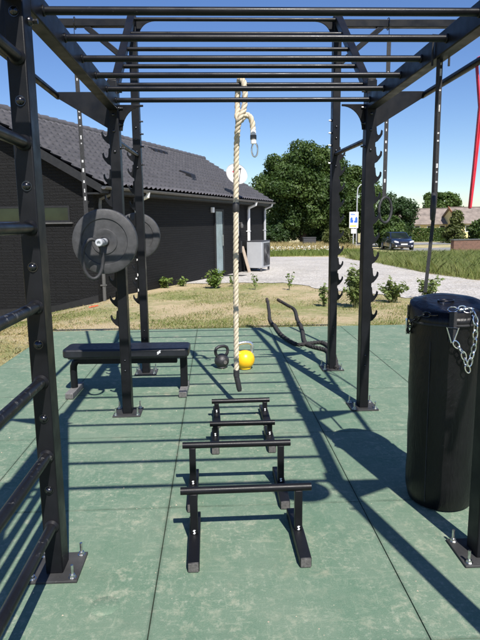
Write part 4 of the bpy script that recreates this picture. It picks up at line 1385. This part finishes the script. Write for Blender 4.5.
# far wood on the horizon
RNG = np.random.default_rng(61)
C = []; Nn = []; S = []
for k in range(240):
    x = RNG.uniform(-150, 330); y = RNG.uniform(300, 340)
    h = RNG.uniform(3.5, 8.5)
    c_, n_, s_ = blob((x, y, -1.5 + h * .45), (RNG.uniform(3, 6), 3, h * .55), 130, 1.5)
    C.append(c_); Nn.append(n_); S.append(s_)
v, f = leaf_quads(np.concatenate(C), np.concatenate(Nn), np.concatenate(S))
o = mass('far_wood', v, f, M['leaf_dark']); o['kind'] = 'stuff'; o['label'] = 'low dark tree line on the horizon'

# ------------------------------------------------------------------ background objects
# charcoal crate under the oak
t = thing('garden_crate', 'charcoal storage crate standing under the oak', 'storage crate', (8.6, 52, terr(52)))
m = MB().box(-.55, .55, -.35, .35, .02, .92)
for k in range(5):
    m.box(-.57, .57, -.372, -.351, .06 + .17 * k, .20 + .17 * k)
m.build('crate_body', M['acdark'], t, bevel=.01)
MB().box(-.6, .6, -.4, .4, .93, 1.0).build('crate_lid', M['acdark'], t, bevel=.01)
# road sign
sx, sy = 10.96, 45.0
t = thing('road_sign', 'white sign with blue pictograms and yellow strip on a grey pole', 'road sign', (sx, sy, terr(sy)))
MB().cyl((0, 0, -.1), (0, 0, 3.0), .045, 14).build('pole', M['pipe'], t)
pn = MB().box(-.36, .36, -.075, -.05, 1.72, 2.98).build('sign_panel', M['whiteplastic'], t, bevel=.01)
MB().box(-.30, .20, -.079, -.0755, 1.82, 1.95).build('yellow_strip', M['signyellow'], pn)
m = MB()
m.prism([(-.29, 2.14), (-.05, 2.14), (-.05, 2.36), (-.10, 2.36), (-.10, 2.52), (-.21, 2.58), (-.29, 2.46)], 'y', -.079, -.0755)
m.prism([(.02, 2.14), (.29, 2.14), (.29, 2.50), (.20, 2.62), (.10, 2.50), (.10, 2.30), (.02, 2.30)], 'y', -.079, -.0755)
m.box(-.28, .10, -.079, -.0755, 2.74, 2.80)
m.box(-.28, -.02, -.079, -.0755, 2.86, 2.90)
m.build('blue_pictogram', M['signblue'], pn)
MB().box(-.20, .20, -.075, -.05, 1.30, 1.66).build('lower_panel', M['whiteplastic'], t, bevel=.008)
# street lamp
t = thing('street_lamp', 'thin grey street lamp rising just behind the road sign', 'street lamp', (12.1, 48.6, terr(48.6)))
MB().tube([(0, 0, -.1), (0, 0, 4.6), (.05, 0, 5.1), (.25, 0, 5.35), (.45, 0, 5.38)], [.06, .045, .042, .04, .04], 14).build('pole', M['pipe'], t)
MB().prism([(.4, 5.28), (.85, 5.26), (.88, 5.36), (.8, 5.42), (.42, 5.44)], 'y', -.11, .11).build('lamp_head', M['dish'], t, bevel=.02)
# low brick wall with planting
t = thing('brick_wall', 'low dark red brick garden wall right of the parked car', 'garden wall', (0, 0, 0))
m = MB().bar((14.6, 34.6, terr(34.6) + .37), (21.5, 37.2, terr(37.2) + .37), .28, .86)
m.build('masonry', M['redbrick'], t, bevel=.01)
MB().bar((14.55, 34.58, terr(34.6) + .838), (21.55, 37.22, terr(37.2) + .838), .34, .07).build('coping', M['gutter'], t, bevel=.008)
# farmhouses
def farm(label, x0, x1, y0, depth, eave, ridge, rake_left=False):
    z = terr(y0)
    t = thing('farmhouse', label, 'farmhouse', ((x0 + x1) / 2, y0, z), 0, 'farmhouses beyond the hedge')
    hx = (x1 - x0) / 2; hd = depth / 2
    m = MB().box(-hx, hx, 0, depth, -.2, eave)
    for s in (-1, 1):
        m.prism([(0, eave + .002), (depth, eave + .002), (hd, ridge - .1)], 'x', s * hx - (.2 if s > 0 else 0), s * hx + (.2 if s < 0 else 0))
    m.build('wall', M['yellowwall'], t, smooth=0)
    ov = .35; pt = (ridge - eave) / hd
    r = MB()
    r.prism([(-ov, eave - pt * ov + .02), (hd, ridge + .02), (hd, ridge + .16), (-ov - .05, eave - pt * ov + .13)], 'x', -hx - .3, hx + .3)
    r.prism([(depth + ov, eave - pt * ov + .02), (hd + .001, ridge + .02), (hd + .001, ridge + .16), (depth + ov + .05, eave - pt * ov + .13)], 'x', -hx - .3, hx + .3)
    ro = r.build('roof', M['oldroof'], t, smooth=0)
    MB().box(-hx - .3, hx + .3, hd - .12, hd + .12, ridge + .165, ridge + .25).build('ridge_tile', M['oldroof'], ro)
    for k in range(int(hx)):
        x = -hx + 1.2 + k * 2.0
        if x > hx - 1: break
        w_ = MB()
        for a, b, c_, d_ in ((x - .45, x + .45, 1.0, 1.07), (x - .45, x + .45, 1.93, 2.0), (x - .45, x - .38, 1.071, 1.929), (x + .38, x + .45, 1.071, 1.929)):
            w_.box(a, b, -.05, -.003, c_, d_)
        w_ = w_.build('window', M['white'], t)
        MB().box(x - .379, x + .379, -.02, -.005, 1.071, 1.929).build('pane', M['glass'], w_)
    if rake_left:
        MB().bar((-hx - .33, -ov - .1, eave - pt * ov + .1), (-hx - .33, hd, ridge + .22), .06, .32, (0, 0, 1)).build('bargeboard', M['redridge'], t)
    return t
farm('long yellow farmhouse with brown roof, left one beyond the hedge', 28.6, 39.5, 89, 7, 2.3, 4.5)
farm('yellow farmhouse with a reddish bargeboard, at the right edge of the photo', 36.5, 56, 84, 8, 2.3, 4.5, True)

# parked car
def make_car():
    t = thing('parked_car', 'dark blue hatchback parked facing the camera behind the tall grass', 'car', (14.0, 43.5, terr(43.5) + .02), -.04)
    # front of the car at -Y; cross sections along Y: (y, half width low, half width belt, z low, z belt)
    secs = [(-2.10, .70, .72, .34, .62), (-2.0, .80, .80, .26, .72), (-1.7, .865, .84, .22, .86), (-1.0, .88, .86, .2, .96), (0, .88, .87, .2, .98), (1.0, .88, .87, .2, 1.0), (1.7, .87, .84, .22, 1.02), (2.0, .82, .79, .28, .98), (2.1, .72, .70, .36, .86)]
    m = MB(); vs = []; fs = []; n = 10
    for y, a, b, z0, z1 in secs:
        h = z1 - z0
        half = [(a * .86, z0), (a * .99, z0 + .12 * h), (a * 1.01, z0 + .5 * h), (b, z0 + .85 * h), (b * .88, z1)]
        ring = [(x, z) for x, z in half] + [(-x, z) for x, z in reversed(half)]
        vs += [(x, y, z) for x, z in ring]
    for i in range(len(secs) - 1):
        for k in range(n):
            l = (k + 1) % n
            fs.append((i * n + k, i * n + l, (i + 1) * n + l, (i + 1) * n + k))
    fs += [tuple(range(n)), tuple((len(secs) - 1) * n + k for k in reversed(range(n)))]
    m.add(vs, fs)
    m.build('body', M['carpaint'], t, smooth=40)
    # roof and pillars: greenhouse block in paint, glass panels proud
    g = MB()
    def ring(y0, w0, z0, y1, w1, z1): return [(-w0, y0, z0), (w0, y0, z0), (w1, y1, z1), (-w1, y1, z1)]
    cz = [(-1.02, .80, .94), (-.28, .66, 1.43), (1.25, .66, 1.46), (1.98, .76, .96)]
    vs = []
    for y, w_, z in cz: vs += [(-w_, y, z), (w_, y, z)]
    base = [(-.80, -1.02, .94), (.80, -1.02, .94), (.80, 1.98, .96), (-.80, 1.98, .96)]
    g.add(vs, [(0, 1, 3, 2), (2, 3, 5, 4), (4, 5, 7, 6), (0, 2, 4, 6), (1, 7, 5, 3), (0, 6, 7, 1)])
    g.build('cabin', M['carpaint'], t, bevel=.05)
    def panel(pts, off, name='window'):
        p = [Vector(q) for q in pts]
        nr = (p[1] - p[0]).cross(p[2] - p[0]).normalized()
        if nr.dot(sum(p, Vector()) / len(p) - Vector((0, .4, 1.0))) < 0: nr = -nr
        mm = MB().add([q + nr * off for q in p] + [q - nr * .004 for q in p], [tuple(range(len(p))), tuple(range(2 * len(p) - 1, len(p) - 1, -1))] + [(i, i + len(p), (i + 1) % len(p) + len(p), (i + 1) % len(p)) for i in range(len(p))])
        mm.build(name, M['glass'], t, smooth=0)
    panel([(-.72, -.96, .98), (.72, -.96, .98), (.60, -.34, 1.39), (-.60, -.34, 1.39)], .012, 'windscreen')
    panel([(-.66, 1.92, 1.0), (.66, 1.92, 1.0), (.58, 1.36, 1.40), (-.58, 1.36, 1.40)], .012, 'rear_window')
    for s in (-1, 1):
        panel([(s * .785, -.72, 1.0), (s * .775, .42, 1.0), (s * .675, .42, 1.39), (s * .675, -.22, 1.39)], .014, 'side_window')
        panel([(s * .775, .50, 1.0), (s * .768, 1.55, 1.02), (s * .675, 1.2, 1.40), (s * .675, .50, 1.39)], .014, 'side_window')
        MB().lathe([(0, -.06), (.07, -.05), (.10, .02), (.08, .05), (0, .055)], 16, (s * .93, -.62, 1.0), 'y').build('wing_mirror', M['carpaint'], t)
        hl = MB().prism([(s * .42, .60), (s * .76, .68), (s * .78, .80), (s * .70, .81), (s * .44, .74)], 'y', -2.085, -1.7)
        hl.build('headlight', M['lamp'], t, bevel=.015)
        MB().cyl((s * .62, -2.12, .40), (s * .62, -2.0, .40), .06, 16).build('fog_light', M['lamp'], t)
        for y in (-1.35, 1.32):
            w_ = MB().lathe([(0, -.10), (.2, -.10), (.30, -.105), (.325, -.08), (.325, .08), (.30, .105), (.2, .10), (0, .10)], 30, (s * .80, y, .325), 'x').build('wheel', M['rubber'], t)
            rm_ = MB()
            for k in range(5):
                a = 2 * PI * k / 5
                rm_.bar((s * .912, y, .325), (s * .908, y + .20 * math.cos(a), .325 + .20 * math.sin(a)), .05, .02, (1, 0, 0))
            rm_.tube([(s * .90, y + .2 * math.cos(2 * PI * k / 24), .325 + .2 * math.sin(2 * PI * k / 24)) for k in range(24)], .02, 8, closed=True)
            rm_.build('rim', M['pipe'], w_)
    gl = MB()
    for k in range(4): gl.box(-.36, .36, -2.125, -2.05, .60 + .035 * k, .618 + .035 * k)
    gl.box(-.5, .5, -2.118, -2.05, .36, .46)
    gl.build('grille', M['acdark'], t)
    MB().box(-.26, .26, -2.14, -2.128, .48, .58).build('number_plate', M['white'], t)
    return t
make_car().scale = (.93, .93, .93)
